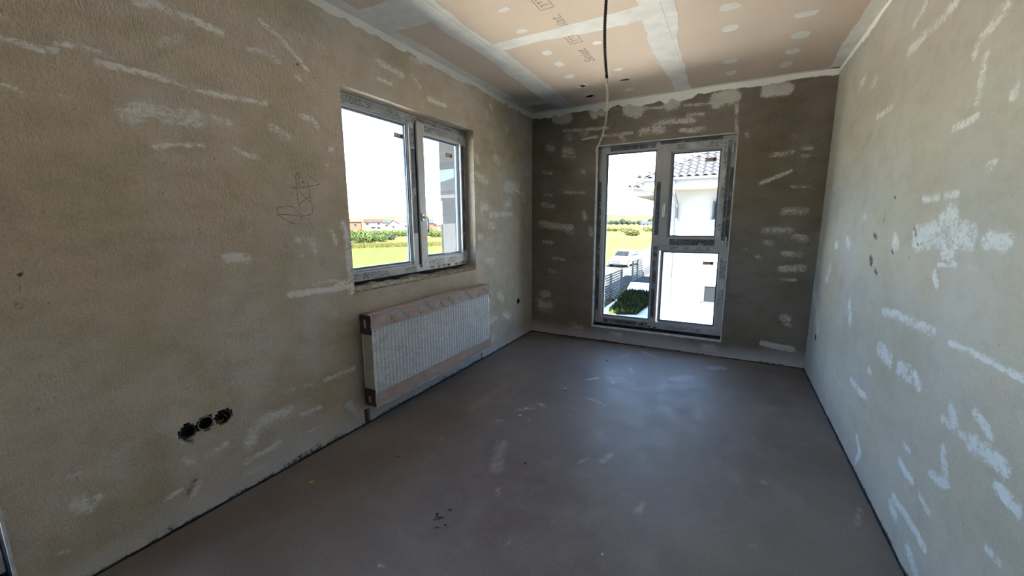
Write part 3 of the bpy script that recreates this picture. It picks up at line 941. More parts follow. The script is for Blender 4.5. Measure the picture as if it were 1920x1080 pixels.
ceiling_text('board_print', 'Siniat.', 1.10, 2.715, 0.115)
ceiling_text('board_print', 'Siniat.', 1.085, 3.24, 0.115)
for y0, n in ((2.36, 1), (2.88, 1)):
    mb = MB()
    x0, x1, y1, w = 1.015, 1.105, y0 - 0.22, 0.005
    for (a, b, c, d) in ((x0, x1, y0, y0 - w), (x0, x1, y1 + w, y1), (x0, x0 + w, y0, y1), (x1 - w, x1, y0, y1)):
        mb.box((a, min(c, d), ROOM_H - 0.0007), (b, max(c, d), ROOM_H))
    for k in range(5):
        yy = y0 - 0.03 - k * 0.038
        mb.box((x0 + 0.02, yy - 0.02, ROOM_H - 0.0007), (x1 - 0.02 - 0.02 * (k % 2), yy - 0.013, ROOM_H))
        mb.box((x0 + 0.02, yy - 0.02, ROOM_H - 0.0007), (x0 + 0.027, yy, ROOM_H))
    mb.obj('board_stamp', MAT['print'], ceiling)

# pencil scribble on the left wall
mb = MB()
for line in SCRIBBLE_LINES:
    for (a, b) in zip(line[:-1], line[1:]):
        p, q = Vector((0, *a)), Vector((0, *b))
        d = (q - p)
        if d.length < 1e-4: continue
        n = max(1, int(d.length / 0.02))
        s = Vector((0, -d.z, d.y)).normalized() * 0.0012
        for k in range(n):
            e, f = p + d * (k / n), p + d * ((k + 1) / n)
            j = Vector((0, RNG.uniform(-1, 1), RNG.uniform(-1, 1))) * 0.001
            off = Vector((0.0045, 0, 0))
            mb.add([e - s + off + j, e + s + off, f + s + off + j, f - s + off], [(0, 1, 2, 3)])
scr = mb.obj('pencil_scribble', MAT['pencil'], wall_left)
tag(scr, 'thin dark pencil scribble on the plaster')
# ------------------------------------------------------------------ windows
def frame_matrix(origin, u, w):
    m = Matrix((Vector(u), Vector((0, 0, 1)), Vector(w))).transposed().to_4x4()
    m.translation = Vector(origin)
    return m


def ring(mb, u0, u1, v0, v1, t, w0, w1):
    """rectangular ring of bars, bar width t"""
    mb.box((u0, v0, w0), (u0 + t, v1, w1)).box((u1 - t, v0, w0), (u1, v1, w1))
    mb.box((u0 + t, v0, w0), (u1 - t, v0 + t, w1)).box((u0 + t, v1 - t, w0), (u1 - t, v1, w1))
    return mb


PVC = 'upvc'          # profile finish of the window being built


def bar(name, u0, u1, v0, v1, w0, w1, root, mat=None, bevel=0.004):
    mat = mat or PVC
    return MB().box((u0, v0, w0), (u1, v1, w1)).obj(name, MAT[mat], root, bevel=bevel)


def mitred(root_name, u0, u1, v0, v1, tl, tr, tb, tt, w0, w1, root):
    """four mitred bars of a frame or sash, as one part with its four profiles as sub-parts"""
    q = [(u0, v0), (u1, v0), (u1, v1), (u0, v1)]
    r = [(u0 + tl, v0 + tb), (u1 - tr, v0 + tb), (u1 - tr, v1 - tt), (u0 + tl, v1 - tt)]
    grp = None
    for k, nm in enumerate(('bottom_profile', 'side_profile', 'top_profile', 'side_profile')):
        a, b, c, d = q[k], q[(k + 1) % 4], r[(k + 1) % 4], r[k]
        mb = MB().prism([(*a, w0), (*b, w0), (*c, w0), (*d, w0)], (0, 0, w1 - w0))
        if grp is None:
            grp = mb.obj(root_name, MAT[PVC], root, bevel=0.0025)
        else:
            mb.obj(nm, MAT[PVC], grp, bevel=0.0025)
    return grp


def pane(root, u0, u1, v0, v1, w, mat='glass', name='glass_pane'):
    p = MB().box((u0, v0, w - 0.002), (u1, v1, w + 0.002)).obj(name, MAT[mat], root)
    ring(MB(), u0, u1, v0, v1, 0.012, w - 0.019, w - 0.006).obj('spacer', MAT['spacer'], p)
    ring(MB(), u0 - 0.002, u1 + 0.002, v0 - 0.002, v1 + 0.002, 0.007, w + 0.0022, w + 0.006).obj('gasket', MAT['gasket'], p)
    ring(MB(), u0 - 0.016, u1 + 0.016, v0 - 0.016, v1 + 0.016, 0.016, w + 0.002, w + 0.012).obj('glazing_bead', MAT[PVC], p, bevel=0.004)
    return p


def sticker(root, u, v, w, wd=0.10, ht=0.036):
    s = MB().box((u - wd / 2, v - ht / 2, w + 0.0022), (u + wd / 2, v + ht / 2, w + 0.0032)).obj('glass_label', MAT['sticker'], root)
    MB().box((u + wd * 0.18, v - ht * 0.32, w + 0.0032), (u + wd * 0.42, v + ht * 0.32, w + 0.0036)).obj('label_print', MAT['sticker_dark'], s)
    return s


def handle(root, u, v, w, length=0.12):
    h = MB().box((u - 0.014, v - 0.033, w), (u + 0.014, v + 0.033, w + 0.011)).obj('window_handle', MAT['metal'], root, bevel=0.004)
    mb = MB().tube([(u, v, w + 0.008), (u, v, w + 0.035), (u, v - 0.004, w + 0.045), (u, v - 0.02, w + 0.052), (u, v - length * 0.6, w + 0.054), (u, v - length, w + 0.050)],
                   [0.009, 0.009, 0.0095, 0.010, 0.0095, 0.008], 12)
    mb.obj('lever', MAT['metal'], h, smooth=True)
    return h


def hinge(root, u, v, w, h=0.07):
    MB().tube([(u, v - h / 2, w), (u, v + h / 2, w)], 0.008, 10).obj('hinge', MAT['upvc'], root, smooth=True)


def film_strip(root, u0, u1, v0, v1, w, mat='film'):
    return MB().box((u0, v0, w), (u1, v1, w + 0.0006)).obj('protective_film', MAT[mat], root)


def weather_blobs(root, spots, w, mat='mortar'):
    for (u, v, r) in spots:
        mb = MB()
        n = 9
        pts = []
        for i in range(n):
            a = 2 * math.pi * i / n
            k = r * RNG.uniform(0.6, 1.2)
            pts.append((u + k * 1.7 * math.cos(a), v + k * 0.8 * math.sin(a), w))
        mb.prism(pts, (0, 0, 0.004))
        mb.obj('mortar_splash', MAT[mat], root)


def ragged_reveal(root, name, u0, u1, v, w0, w1, thick, mat, seed):
    """uneven mortar bed on a sill"""
    mb = MB()
    n = int((u1 - u0) / 0.03)
    vs_ = []
    for i in range(n + 1):
        u = u0 + (u1 - u0) * i / n
        h = thick * (0.3 + 1.2 * float(value_noise(u, 0.1, 12.0, seed)))
        m = w0 + (w1 - w0) * (0.5 + 0.4 * float(value_noise(u, 0.7, 9.0, seed + 1)))
        vs_ += [(u, v, w0), (u, v + h, w0), (u, v + h * 0.8, m), (u, v + 0.001, w1)]
    mb.add(vs_, [(4 * i + k, 4 * i + k + 1, 4 * i + 5 + k, 4 * i + 4 + k) for i in range(n) for k in range(3)])
    return mb.obj(name, MAT[mat], root)


# ---- window_1: two-light window in the left wall (local x along the wall, y up, z into the room)
win1 = empty('window_1', matrix=frame_matrix((0, W1[0], W1[2]), (0, 1, 0), (1, 0, 0)))
tag(win1, 'white two-light plastic window above the radiator with printed protective film', 'window', kind='structure')
WU, WV = W1[1] - W1[0], W1[3] - W1[2]
F0, F1 = -0.170, -0.100
mitred('frame', 0.002, WU - 0.002, 0.040, WV - 0.003, 0.07, 0.062, 0.062, 0.062, F0, F1, win1)
bar('mullion', 0.686, 0.752, 0.102, WV - 0.065, F0, F1, win1)
bar('foam_gap', 0.0, WU, 0.0, 0.041, F0 + 0.01, F1 - 0.004, win1, 'dark_gap', 0)
bar('mullion_gap', 0.738, 0.754, 0.10, WV - 0.06, F1 - 0.001, F1 + 0.0012, win1, 'gasket', 0)
mitred('sash', 0.752, 1.386, 0.072, WV - 0.045, 0.078, 0.062, 0.075, 0.075, F0 + 0.02, F1 + 0.016, win1)
pane(win1, 0.085, 0.672, 0.118, WV - 0.08, F1 - 0.03)
pane(win1, 0.838, 1.318, 0.155, WV - 0.128, F1 - 0.014)
sticker(win1, 0.600, 1.075, F1 - 0.03)
sticker(win1, 1.185, 1.012, F1 - 0.014)
handle(win1, 0.779, 0.475, F1 + 0.016)
hinge(win1, 1.395, 0.11, F1 + 0.012, 0.07)
hinge(win1, 1.395, WV - 0.10, F1 + 0.012, 0.07)
film_strip(win1, 0.06, 0.70, 0.046, 0.094, F1)
film_strip(win1, 0.06, WU - 0.03, WV - 0.062, WV - 0.012, F1)
film_strip(win1, 0.84, 1.31, 0.080, 0.130, F1 + 0.0162)
film_strip(win1, 0.84, 1.31, WV - 0.105, WV - 0.055, F1 + 0.0162)
film_strip(win1, 1.332, 1.374, 0.17, WV - 0.13, F1 + 0.0162, 'dark_film')
film_strip(win1, 1.388, 1.404, 0.17, WV - 0.06, F1 + 0.0002, 'dark_film')
film_strip(win1, 0.692, 0.736, 0.35, WV - 0.25, F1 + 0.0004, 'dark_film')
film_strip(win1, 0.692, 0.736, WV - 0.24, WV - 0.10, F1 + 0.0004)
weather_blobs(win1, [(0.90, 0.062, 0.016), (0.99, 0.056, 0.012), (1.06, 0.06, 0.016), (1.12, 0.058, 0.014), (1.24, 0.057, 0.014), (1.34, 0.062, 0.012)], F1 + 0.0005)
weather_blobs(win1, [(0.80, WV - 0.018, 0.018), (0.87, WV - 0.022, 0.02)], F1 + 0.001)
ragged_reveal(win1, 'sill_mortar', 0.0, WU, 0.0, F1 - 0.002, -0.008, 0.022, 'mortar', 3)
bar('sill_edge', 0.0, WU, -0.012, 0.001, -0.012, 0.004, win1, 'mortar', 0.003)

MAT['reveal_grey'] = simple('grey_outer_render', (0.11, 0.11, 0.11), 0.9, 0.1, 0.06, 5.0)
bar('outer_reveal', WU - 0.006, WU + 0.001, 0.0, WV, -WALL_T - 0.004, F0, win1, 'reveal_grey', 0)

# ---- window_2: tall window in the back wall
PVC = 'upvc_backlit_film'
win2 = empty('window_2', matrix=frame_matrix((W2[0], ROOM_D, W2[2]), (1, 0, 0), (0, -1, 0)))
tag(win2, 'tall white plastic window with a fixed light and two lights stacked beside it', 'window', kind='structure')
WU, WV = W2[1] - W2[0], W2[3] - W2[2]
F0, F1 = -0.130, -0.060
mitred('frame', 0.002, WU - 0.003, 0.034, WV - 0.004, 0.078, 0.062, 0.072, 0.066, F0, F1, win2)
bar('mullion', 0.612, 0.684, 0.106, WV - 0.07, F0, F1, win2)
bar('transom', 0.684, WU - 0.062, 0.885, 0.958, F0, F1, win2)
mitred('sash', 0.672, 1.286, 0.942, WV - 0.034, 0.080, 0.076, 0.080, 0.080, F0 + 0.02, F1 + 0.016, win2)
pane(win2, 0.090, 0.606, 0.118, WV - 0.078, F1 - 0.03)
pane(win2, 0.766, 1.198, 1.036, WV - 0.126, F1 - 0.014)
pane(win2, 0.712, 1.248, 0.122, 0.876, F1 - 0.03, 'glass_dirty')
sticker(win2, 1.112, 1.780, F1 - 0.014)
sticker(win2, 1.155, 0.770, F1 - 0.03)
sticker(win2, 0.178, 0.306, F1 - 0.03)
handle(win2, 0.712, 1.345, F1 + 0.016, 0.11)
hinge(win2, 1.296, 0.99, F1 + 0.012, 0.09)
hinge(win2, 1.296, WV - 0.12, F1 + 0.012, 0.09)
film_strip(win2, 0.13, 0.60, WV - 0.058, WV - 0.012, F1, 'dark_film')
film_strip(win2, 0.64, WU - 0.12, WV - 0.034, WV - 0.006, F1, 'dark_film')
film_strip(win2, 0.71, 1.20, WV - 0.100, WV - 0.044, F1 + 0.0162)
film_strip(win2, 1.216, 1.250, 1.04, WV - 0.06, F1 + 0.0162, 'film')
film_strip(win2, 1.252, 1.280, 1.00, WV - 0.05, F1 + 0.0162, 'dark_film')
film_strip(win2, 1.264, WU - 0.008, 0.33, 0.84, F1, 'film')
film_strip(win2, 1.288, WU - 0.006, 1.00, WV - 0.30, F1 + 0.0003, 'dark_film')
film_strip(win2, 0.78, 1.20, 0.950, 1.010, F1 + 0.0162, 'dark_film')
film_strip(win2, 0.76, 1.22, 0.892, 0.930, F1 + 0.0004, 'film')
film_strip(win2, 0.622, 0.664, 0.16, 0.93, F1, 'dark_film')
film_strip(win2, 0.622, 0.664, 1.05, WV - 0.40, F1, 'dark_film')
film_strip(win2, 0.012, 0.046, 0.18, 1.62, F1, 'dark_film')
film_strip(win2, 0.11, 0.60, 0.046, 0.090, F1, 'dark_film')
film_strip(win2, 0.78, 1.14, 0.046, 0.086, F1, 'film')
bar('foam_gap', 0.0, WU, 0.0, 0.036, F0 + 0.01, F1 - 0.006, win2, 'dark_gap', 0)
bar('corner_bead', -0.010, 0.004, -0.004, WV, -0.05, 0.003, win2, 'bead', 0.002)
bar('corner_bead', -0.010, WU + 0.004, -0.012, 0.003, -0.045, 0.004, win2, 'bead', 0.002)
bar('corner_bead', -0.004, WU + 0.006, WV - 0.003, WV + 0.007, -0.05, 0.003, win2, 'bead', 0.002)
bar('corner_bead', WU - 0.003, WU + 0.007, 0.0, WV, -0.05, 0.003, win2, 'bead', 0.002)
weather_blobs(win2, [(0.62, 0.05, 0.012), (0.68, 0.047, 0.010), (1.16, 0.03, 0.012)], F1 + 0.001, 'gasket')

# ---- window_3: balcony window beside the camera, only the edge of its reveal is in view
PVC = 'upvc'
win3 = empty('window_3', matrix=frame_matrix((0, W3[0], W3[2]), (0, 1, 0), (1, 0, 0)))
tag(win3, 'pale corner bead and dark reveal of a window at the very edge of the plastered wall', 'window', kind='structure')
WU, WV = W3[1] - W3[0], W3[3] - W3[2]
F0, F1 = -0.170, -0.100
mitred('frame', 0.002, WU - 0.002, 0.034, WV - 0.003, 0.07, 0.07, 0.07, 0.07, F0, F1, win3)
bar('mullion', 0.70, 0.77, 0.104, WV - 0.073, F0, F1, win3)
pane(win3, 0.088, 0.685, 0.120, WV - 0.09, F1 - 0.03)
pane(win3, 0.785, WU - 0.088, 0.120, WV - 0.09, F1 - 0.03)
bar('foam_gap', 0.0, WU, 0.0, 0.036, F0 + 0.01, F1 - 0.004, win3, 'dark_gap', 0)
bar('corner_bead', WU - 0.003, WU + 0.006, -0.004, WV, -0.006, 0.004, win3, 'bead', 0.0015)
bar('reveal_dark_strip', WU - 0.004, WU + 0.001, 0.0, WV, F1, -0.006, win3, 'dark_gap', 0)  # thin dark lining on one side of the reveal

# ---- socket boxes sunk in the plaster
MAT['socket'] = simple('grey_socket_plastic', (0.07, 0.07, 0.075), 0.5, 0.4, 0.15)
MAT['socket_pale'] = simple('pale_socket_ring', (0.30, 0.31, 0.32), 0.5, 0.4, 0.15)
MAT['wire_orange'] = simple('orange_wire', (0.55, 0.20, 0.04), 0.4, 0.4, 0.1)


def socket_box(m, radius, label, ring_mat='socket', wire=False, group=None):
    root = empty('socket_box', matrix=m)
    n = 24
    mb = MB()
    vs_ = []
    for (r, w) in ((radius, -0.004), (radius, -0.05), (radius - 0.003, -0.05), (radius - 0.003, -0.004)):
        vs_ += [(r * math.cos(2 * math.pi * i / n), r * math.sin(2 * math.pi * i / n), w) for i in range(n)]
    mb.add(vs_, [(k * n + i, k * n + (i + 1) % n, ((k + 1) % 4) * n + (i + 1) % n, ((k + 1) % 4) * n + i) for k in range(4) for i in range(n)])
    mb.add([(radius * math.cos(2 * math.pi * i / n), radius * math.sin(2 * math.pi * i / n), -0.05) for i in range(n)], [tuple(range(n))])
    mb.obj('cup', MAT['gasket'], root)
    rm = MB()
    vs_ = []
    for (r, w) in ((radius + 0.001, -0.004), (radius + 0.001, -0.0005), (radius - 0.0025, -0.0005), (radius - 0.0025, -0.004)):
        vs_ += [(r * math.cos(2 * math.pi * i / n), r * math.sin(2 * math.pi * i / n), w) for i in range(n)]
    rm.add(vs_, [(k * n + i, k * n + (i + 1) % n, ((k + 1) % 4) * n + (i + 1) % n, ((k + 1) % 4) * n + i) for k in range(4) for i in range(n)])
    rm.obj('rim', MAT[ring_mat], root)
    if wire:
        MB().tube([(-0.02, -0.012, -0.045), (-0.016, -0.02, -0.02), (-0.004, -0.022, -0.012), (0.008, -0.018, -0.025)], 0.0018, 6).obj('wire', MAT['wire_orange'], root)
        MB().tube([(0.01, 0.012, -0.045), (0.015, -0.006, -0.02), (0.02, -0.018, -0.02)], 0.0018, 6).obj('wire', MAT['socket_pale'], root)
    return tag(root, label, 'socket box', group or 'empty socket boxes in the walls')


LM = lambda y, z: frame_matrix((0, y, z), (0, 1, 0), (1, 0, 0))
socket_box(LM(*SOCKETS_LEFT[0][:2]), 0.030, 'fully dark empty socket hole, first of the row of three low on the wall')
socket_box(LM(*SOCKETS_LEFT[1][:2]), 0.031, 'middle socket box of the row of three, with a pale plastic ring', 'socket_pale')
socket_box(LM(*SOCKETS_LEFT[2][:2]), 0.031, 'socket box of the row of three with a bit of orange wire inside', 'socket', True)
socket_box(LM(4.006, 0.452), 0.029, 'single dark socket hole in the wall between the radiator and the corner')
socket_box(frame_matrix((ROOM_W, 4.034, 0.396), (0, -1, 0), (-1, 0, 0)), 0.026, 'single dark socket hole low on the smooth grey wall near the end corner')
# ------------------------------------------------------------------ radiator still in its packaging
MAT['steel_white'] = simple('white_radiator_steel', (0.90, 0.91, 0.92), 0.28, 0.5, 0.02, 5.0)
MAT['steel_cream'] = simple('cream_side_cover', (0.50, 0.46, 0.38), 0.5, 0.4, 0.08, 8.0)


def cardboard(name, c):
    t = NT(name)
    p = t.pos()
    flute = t.noise(t.scaled(p, (1.0, 6.0, 1.0)), 40.0, 3.0)
    big = t.noise(p, 9.0, 5.0)
    col = t.mix(t.mrange(big, 0.3, 0.7), tuple(x * 0.75 for x in c), c)
    col = t.mix(t.mrange(flute, 0.4, 0.7, 0.0, 0.2), col, tuple(x * 0.6 for x in c))
    return t.bsdf(col, 0.7, 0.3, t.bump(big, 0.3, 0.004))


MAT['card'] = cardboard('brown_cardboard', (0.44, 0.26, 0.165))
MAT['card_dark'] = cardboard('dark_corner_card', (0.10, 0.06, 0.045))
MAT['ink'] = simple('black_ink', (0.035, 0.03, 0.03), 0.6, 0.3, 0.1)


def shrink_film():
    t = NT('clear_shrink_film')
    p = t.pos()
    # thin crinkle crests running mostly along the panel, some diagonal
    cr = t.noise(t.scaled(p, (3.0, 22.0, 1.0)), 4.0, 5.0, 0.6, 0.5)
    cr2 = t.noise(t.n('Mapping', None, Vector=p, Rotation=(0, 0, 0.6), Scale=(4.0, 26.0, 1.0)).outputs[0], 4.0, 3.0, 0.6, 0.8)
    l1 = t.mrange(t.math('ABSOLUTE', t.math('SUBTRACT', cr, 0.5)), 0.0, 0.022, 1.0, 0.0)
    l2 = t.mrange(t.math('ABSOLUTE', t.math('SUBTRACT', cr2, 0.52)), 0.0, 0.016, 1.0, 0.0)
    where = t.mrange(t.noise(t.scaled(p, (1.0, 2.0, 1.0)), 6.0, 3.0), 0.42, 0.62)
    glint_lines = t.math('MULTIPLY', t.math('MAXIMUM', l1, t.math('MULTIPLY', l2, 0.8)), t.mrange(where, 0.0, 1.0, 0.25, 1.0))
    nrm = t.bump(t.math('ADD', cr, t.math('MULTIPLY', cr2, 0.6)), 0.8, 0.015)
    tr = t.n('BsdfTransparent', None, Color=(0.98, 0.98, 0.98))
    gl = t.n('BsdfGlossy', None, Color=(1, 1, 1), Roughness=0.14, Normal=nrm)
    df = t.n('BsdfDiffuse', None, Color=(0.95, 0.96, 0.98), Normal=nrm)
    s = t.n('MixShader', None, _0=t.math('ADD', 0.11, t.math('MULTIPLY', glint_lines, 0.55)), _1=tr, _2=gl).outputs[0]
    s = t.n('MixShader', None, _0=t.math('MULTIPLY', glint_lines, 0.6), _1=s, _2=df).outputs[0]  # white diffuse along the crests imitates their highlights
    t.t.links.new(s, t.out.inputs['Surface'])
    return t.m


MAT['shrink'] = shrink_film()
rad = empty('radiator', matrix=frame_matrix((0.040, 1.720, 0.170), (0, 1, 0), (1, 0, 0)))
tag(rad, 'white ribbed panel radiator wrapped in clear film and cardboard below the window', 'radiator')
RL, RH, RW = 1.425, 0.610, 0.100
# front panel with pressed vertical ribs
mb = MB()
npitch = 42
pitch_ = (RL - 0.02) / npitch
prof = [(0.0, 0.0)]
for k in range(npitch):
    b = 0.01 + k * pitch_
    prof += [(b + 0.12 * pitch_, 0.0), (b + 0.26 * pitch_, -0.013), (b + 0.74 * pitch_, -0.013), (b + 0.88 * pitch_, 0.0)]
prof.append((RL, 0.0))
vs_ = []
for (u, dw) in prof:
    vs_ += [(u, 0.0, RW - 0.004), (u, 0.03, RW - 0.004), (u, 0.05, RW - 0.004 + dw), (u, RH - 0.05, RW - 0.004 + dw), (u, RH - 0.03, RW - 0.004), (u, RH, RW - 0.004)]
n = len(prof)
mb.add(vs_, [(6 * i + k, 6 * i + 6 + k, 6 * i + 7 + k, 6 * i + k + 1) for i in range(n - 1) for k in range(5)])
mb.obj('front_panel', MAT['steel_white'], rad)
box_obj('rear_panel', (0, 0.02, 0.006), (RL, RH - 0.02, 0.016), MAT['steel_white'], rad)
box_obj('convector_core', (0.03, 0.03, 0.017), (RL - 0.03, RH - 0.03, RW - 0.02), MAT['steel_cream'], rad)
for u in (0.0, RL - 0.004):
    box_obj('side_cover', (u, 0.0, 0.012), (u + 0.004, RH, RW - 0.006), MAT['steel_cream'], rad, 0.001)


def card_angle(name, v0, v1, lip):
    m = MB()
    nseg = 60
    vs_ = []
    for i in range(nseg + 1):
        u = -0.003 + (RL + 0.006) * i / nseg
        j = 0.006 * (float(value_noise(u, 0.2, 7.0, 5 + lip)) - 0.5)
        vt = v1 if lip else v0
        ve = (v0 + j) if lip else (v1 + j)
        vs_ += [(u, vt, 0.0), (u, vt, RW + 0.002), (u, ve, RW + 0.002 + 0.002 * float(value_noise(u, 0.6, 20.0, 9)))]
    m.add(vs_, [(3 * i + k, 3 * i + k + 1, 3 * i + 4 + k, 3 * i + 3 + k) for i in range(nseg) for k in range(2)])
    o = m.obj(name, MAT['card'], rad)
    sm = o.modifiers.new('thickness', 'SOLIDIFY')
    sm.thickness = 0.003
    sm.offset = 0.0
    return o


card_top = card_angle('cardboard_edge', RH - 0.090, RH + 0.003, 1)
card_bot = card_angle('cardboard_edge', -0.003, 0.088, 0)
for (v0, v1) in ((-0.003, 0.115), (RH - 0.125, RH + 0.002)):
    cc = box_obj('corner_protector', (-0.006, v0, 0.0), (-0.001, v1, RW + 0.003), MAT['card_dark'], rad, 0.001)
    m = MB()
    for (a, b, r) in ((v0 + 0.030, v0 + 0.058, 0.010),) if v0 < 0 else ((v1 - 0.075, v1 - 0.045, 0.010), (v1 - 0.038, v1 - 0.034, 0.008)):
        pts = [(-0.0062, a - r * math.sin(t), 0.048 + r * math.cos(t)) for t in np.linspace(0, math.pi, 8)] + [(-0.0062, b + r * math.sin(t), 0.048 - r * math.cos(t)) for t in np.linspace(0, math.pi, 8)]
        m.prism(pts, (-0.0006, 0, 0))
    m.obj('cutout', MAT['steel_cream'], cc)
    cc2 = box_obj('corner_protector', (RL + 0.001, v0, 0.0), (RL + 0.006, v1, RW + 0.003), MAT['card_dark'], rad, 0.001)


def card_text(body, u, v, ang, size=0.036):
    o = link_mesh('card_print', text_mesh('card_print', body, size), MAT['ink'], card_top, (u, v, RW + 0.0060), (0, 0, math.radians(ang)))


for k in range(5):
    card_text('PUR', 0.215 + k * 0.262, RH - 0.066, 140)
    card_text('RMO', 0.245 + k * 0.262, RH - 0.020, -42)
    card_text('PU', 0.345 + k * 0.262, RH - 0.075, 110)

# clear film stretched over front and top, with a welded seam down the corner
nu_, nv_ = 150, 70
us = np.linspace(-0.004, RL + 0.004, nu_)
vv = np.linspace(-0.006, RH + 0.006, nv_)
Ug, Vg = np.meshgrid(us, vv, indexing='ij')
Wg = RW + 0.0065 + 0.004 * value_noise(Ug * 0.6 + Vg * 0.8, Vg * 3.0, 9.0, 31) + 0.002 * value_noise(Ug - Vg, Vg * 4, 22.0, 32)
fv = [(a, b, c) for a, b, c in zip(Ug.ravel(), Vg.ravel(), Wg.ravel())]
ff = [(i * nv_ + j, (i + 1) * nv_ + j, (i + 1) * nv_ + j + 1, i * nv_ + j + 1) for i in range(nu_ - 1) for j in range(nv_ - 1)]
base = len(fv)
for i in range(nu_):
    a = us[i]
    fv += [(a, RH + 0.0075 + 0.0015 * float(value_noise(a, 0.3, 20, 3)), RW * 0.6), (a, RH + 0.0075, 0.0)]
    if i:
        p, q = base + 2 * (i - 1), base + 2 * i
        ff += [((i - 1) * nv_ + nv_ - 1, i * nv_ + nv_ - 1, q, p), (p, q, q + 1, p + 1)]
m = MB()
m.add(fv, ff)
wrap = m.obj('shrink_film', MAT['shrink'], rad, smooth=True)
tag(wrap, 'clear crinkled shrink film')
MAT['weld'] = simple('film_weld', (0.7, 0.7, 0.7), 0.3, 0.5, 0.1, 60.0)
pts = [(-0.006 + 0.002 * math.sin(k * 1.7), -0.008 + (RH + 0.012) * k / 24, RW + 0.006 + 0.002 * math.sin(k * 2.3)) for k in range(25)]
MB().tube(pts, 0.0022, 6).obj('film_seam', MAT['weld'], wrap)
pts = [(RL * k / 50, -0.008 + 0.004 * math.sin(k * 0.9), RW + 0.006 + 0.002 * math.sin(k * 1.3)) for k in range(51)]
MB().tube(pts, 0.0018, 6).obj('film_seam', MAT['weld'], wrap)
MB().tube([(RL + 0.006, RH - 0.045, 0.05), (RL + 0.03, RH - 0.045, 0.05)], 0.013, 14).obj('valve_plug', MAT['gasket'], rad)
MB().tube([(RL + 0.03, RH - 0.045, 0.05), (RL + 0.042, RH - 0.045, 0.05)], 0.011, 14).obj('plug_cap', MAT['steel_white'], rad)
for u in (0.25, RL - 0.25):
    box_obj('wall_bracket', (u - 0.015, 0.08, -0.036), (u + 0.015, RH - 0.06, 0.007), MAT['metal'], rad)

# pipe tails in the broken-out plaster below the radiator
MAT['pipe'] = simple('insulated_pipe', (0.16, 0.065, 0.045), 0.7, 0.3, 0.25, 30.0)
for (y, x, lab) in ((1.748, -0.020, 'dark red pipe tail in the broken plaster under the radiator, nearer the sockets'),
                    (1.772, -0.028, 'dark red pipe tail in the broken plaster under the radiator, further from the sockets')):
    tag(MB().tube([(x, y, 0.0), (x, y, 0.06), (x - 0.004, y, 0.09)], 0.009, 10).obj('pipe_tail', MAT['pipe']), lab, 'pipe', 'heating pipe tails')

# ------------------------------------------------------------------ hanging cable conduit
MAT['conduit'] = simple('black_corrugated_conduit', (0.012, 0.012, 0.013), 0.42, 0.5, 0.1)
MAT['cable'] = simple('cream_cable', (0.62, 0.54, 0.40), 0.5, 0.4, 0.12, 40.0)
con = empty('hanging_conduit', (1.490, 2.10, ROOM_H))
tag(con, 'black corrugated cable conduit hanging from the ceiling with cream cable tails', 'conduit')


def spline(pts, n):
    pts = [Vector(p) for p in pts]
    P = [pts[0] * 2 - pts[1]] + pts + [pts[-1] * 2 - pts[-2]]
    out = []
    for i in range(1, len(P) - 2):
        for k in range(n):
            t = k / n
            a, b, c, d = P[i - 1], P[i], P[i + 1], P[i + 2]
            out.append(0.5 * ((2 * b) + (c - a) * t + (2 * a - 5 * b + 4 * c - d) * t * t + (3 * b - a - 3 * c + d) * t ** 3))
    out.append(pts[-1])
    return out


off = Vector((1.490, 2.10, ROOM_H))
path = spline([Vector(p) - off for p in ((1.494, 2.1, 2.6), (1.486, 2.1, 2.43), (1.483, 2.1, 2.312), (1.488, 2.1, 2.19), (1.501, 2.1, 2.069))], 44)
rad_ = [0.0068 + (0.0014 if (i // 2) % 2 else 0.0) for i in range(len(path))]
MB().tube(path, rad_, 14).obj('conduit', MAT['conduit'], con)
tail = [(1.500, 2.1, 2.075), (1.502, 2.1, 2.044), (1.507, 2.1, 1.995), (1.508, 2.1, 1.924), (1.502, 2.1, 1.859), (1.486, 2.1, 1.795), (1.455, 2.1, 1.722)]
for k, (dx, dy) in enumerate(((-0.0022, 0.0), (0.0024, 0.002))):
    pts = spline([Vector(p) - off + Vector((dx, dy, 0.004 * k)) for p in tail], 8)
    MB().tube(pts, 0.0023, 8).obj('cable', MAT['cable'], con, smooth=True)
MB().tube([(0.0105, 0, -0.525), (0.012, 0, -0.556)], [0.0062, 0.0052], 10).obj('cable_tie', MAT['cable'], con)
box_obj('tie_end', (0.006, -0.006, -0.566), (0.020, 0.004, -0.557), MAT['cable'], con, 0.001)

# ------------------------------------------------------------------ crumbs on the screed
MAT['crumb_pale'] = simple('pale_plaster_crumb', (0.62, 0.60, 0.55), 0.9, 0.1, 0.2, 60.0)
MAT['crumb_dark'] = simple('dark_crumb', (0.03, 0.028, 0.026), 0.9, 0.1, 0.2, 60.0)
MAT['crumb_ochre'] = simple('ochre_crumb', (0.55, 0.36, 0.15), 0.9, 0.1, 0.2, 60.0)


def crumb(name, x, y, r, mat, label, cat, group, seed):
    rr = random.Random(seed)
    bm = bmesh.new()
    bmesh.ops.create_icosphere(bm, subdivisions=1, radius=r)
    for v in bm.verts:
        v.co *= rr.uniform(0.6, 1.25)
        v.co.z *= 0.45
        v.co.x *= 1.3
    zmin = min(v.co.z for v in bm.verts)
    for v in bm.verts: v.co.z -= zmin
    me = bpy.data.meshes.new(name)
    bm.to_mesh(me)
    bm.free()
    o = link_mesh(name, me, MAT[mat], None, (x, y, 0.0), (0, 0, rr.uniform(0, 6)))
    return tag(o, label, cat, group)


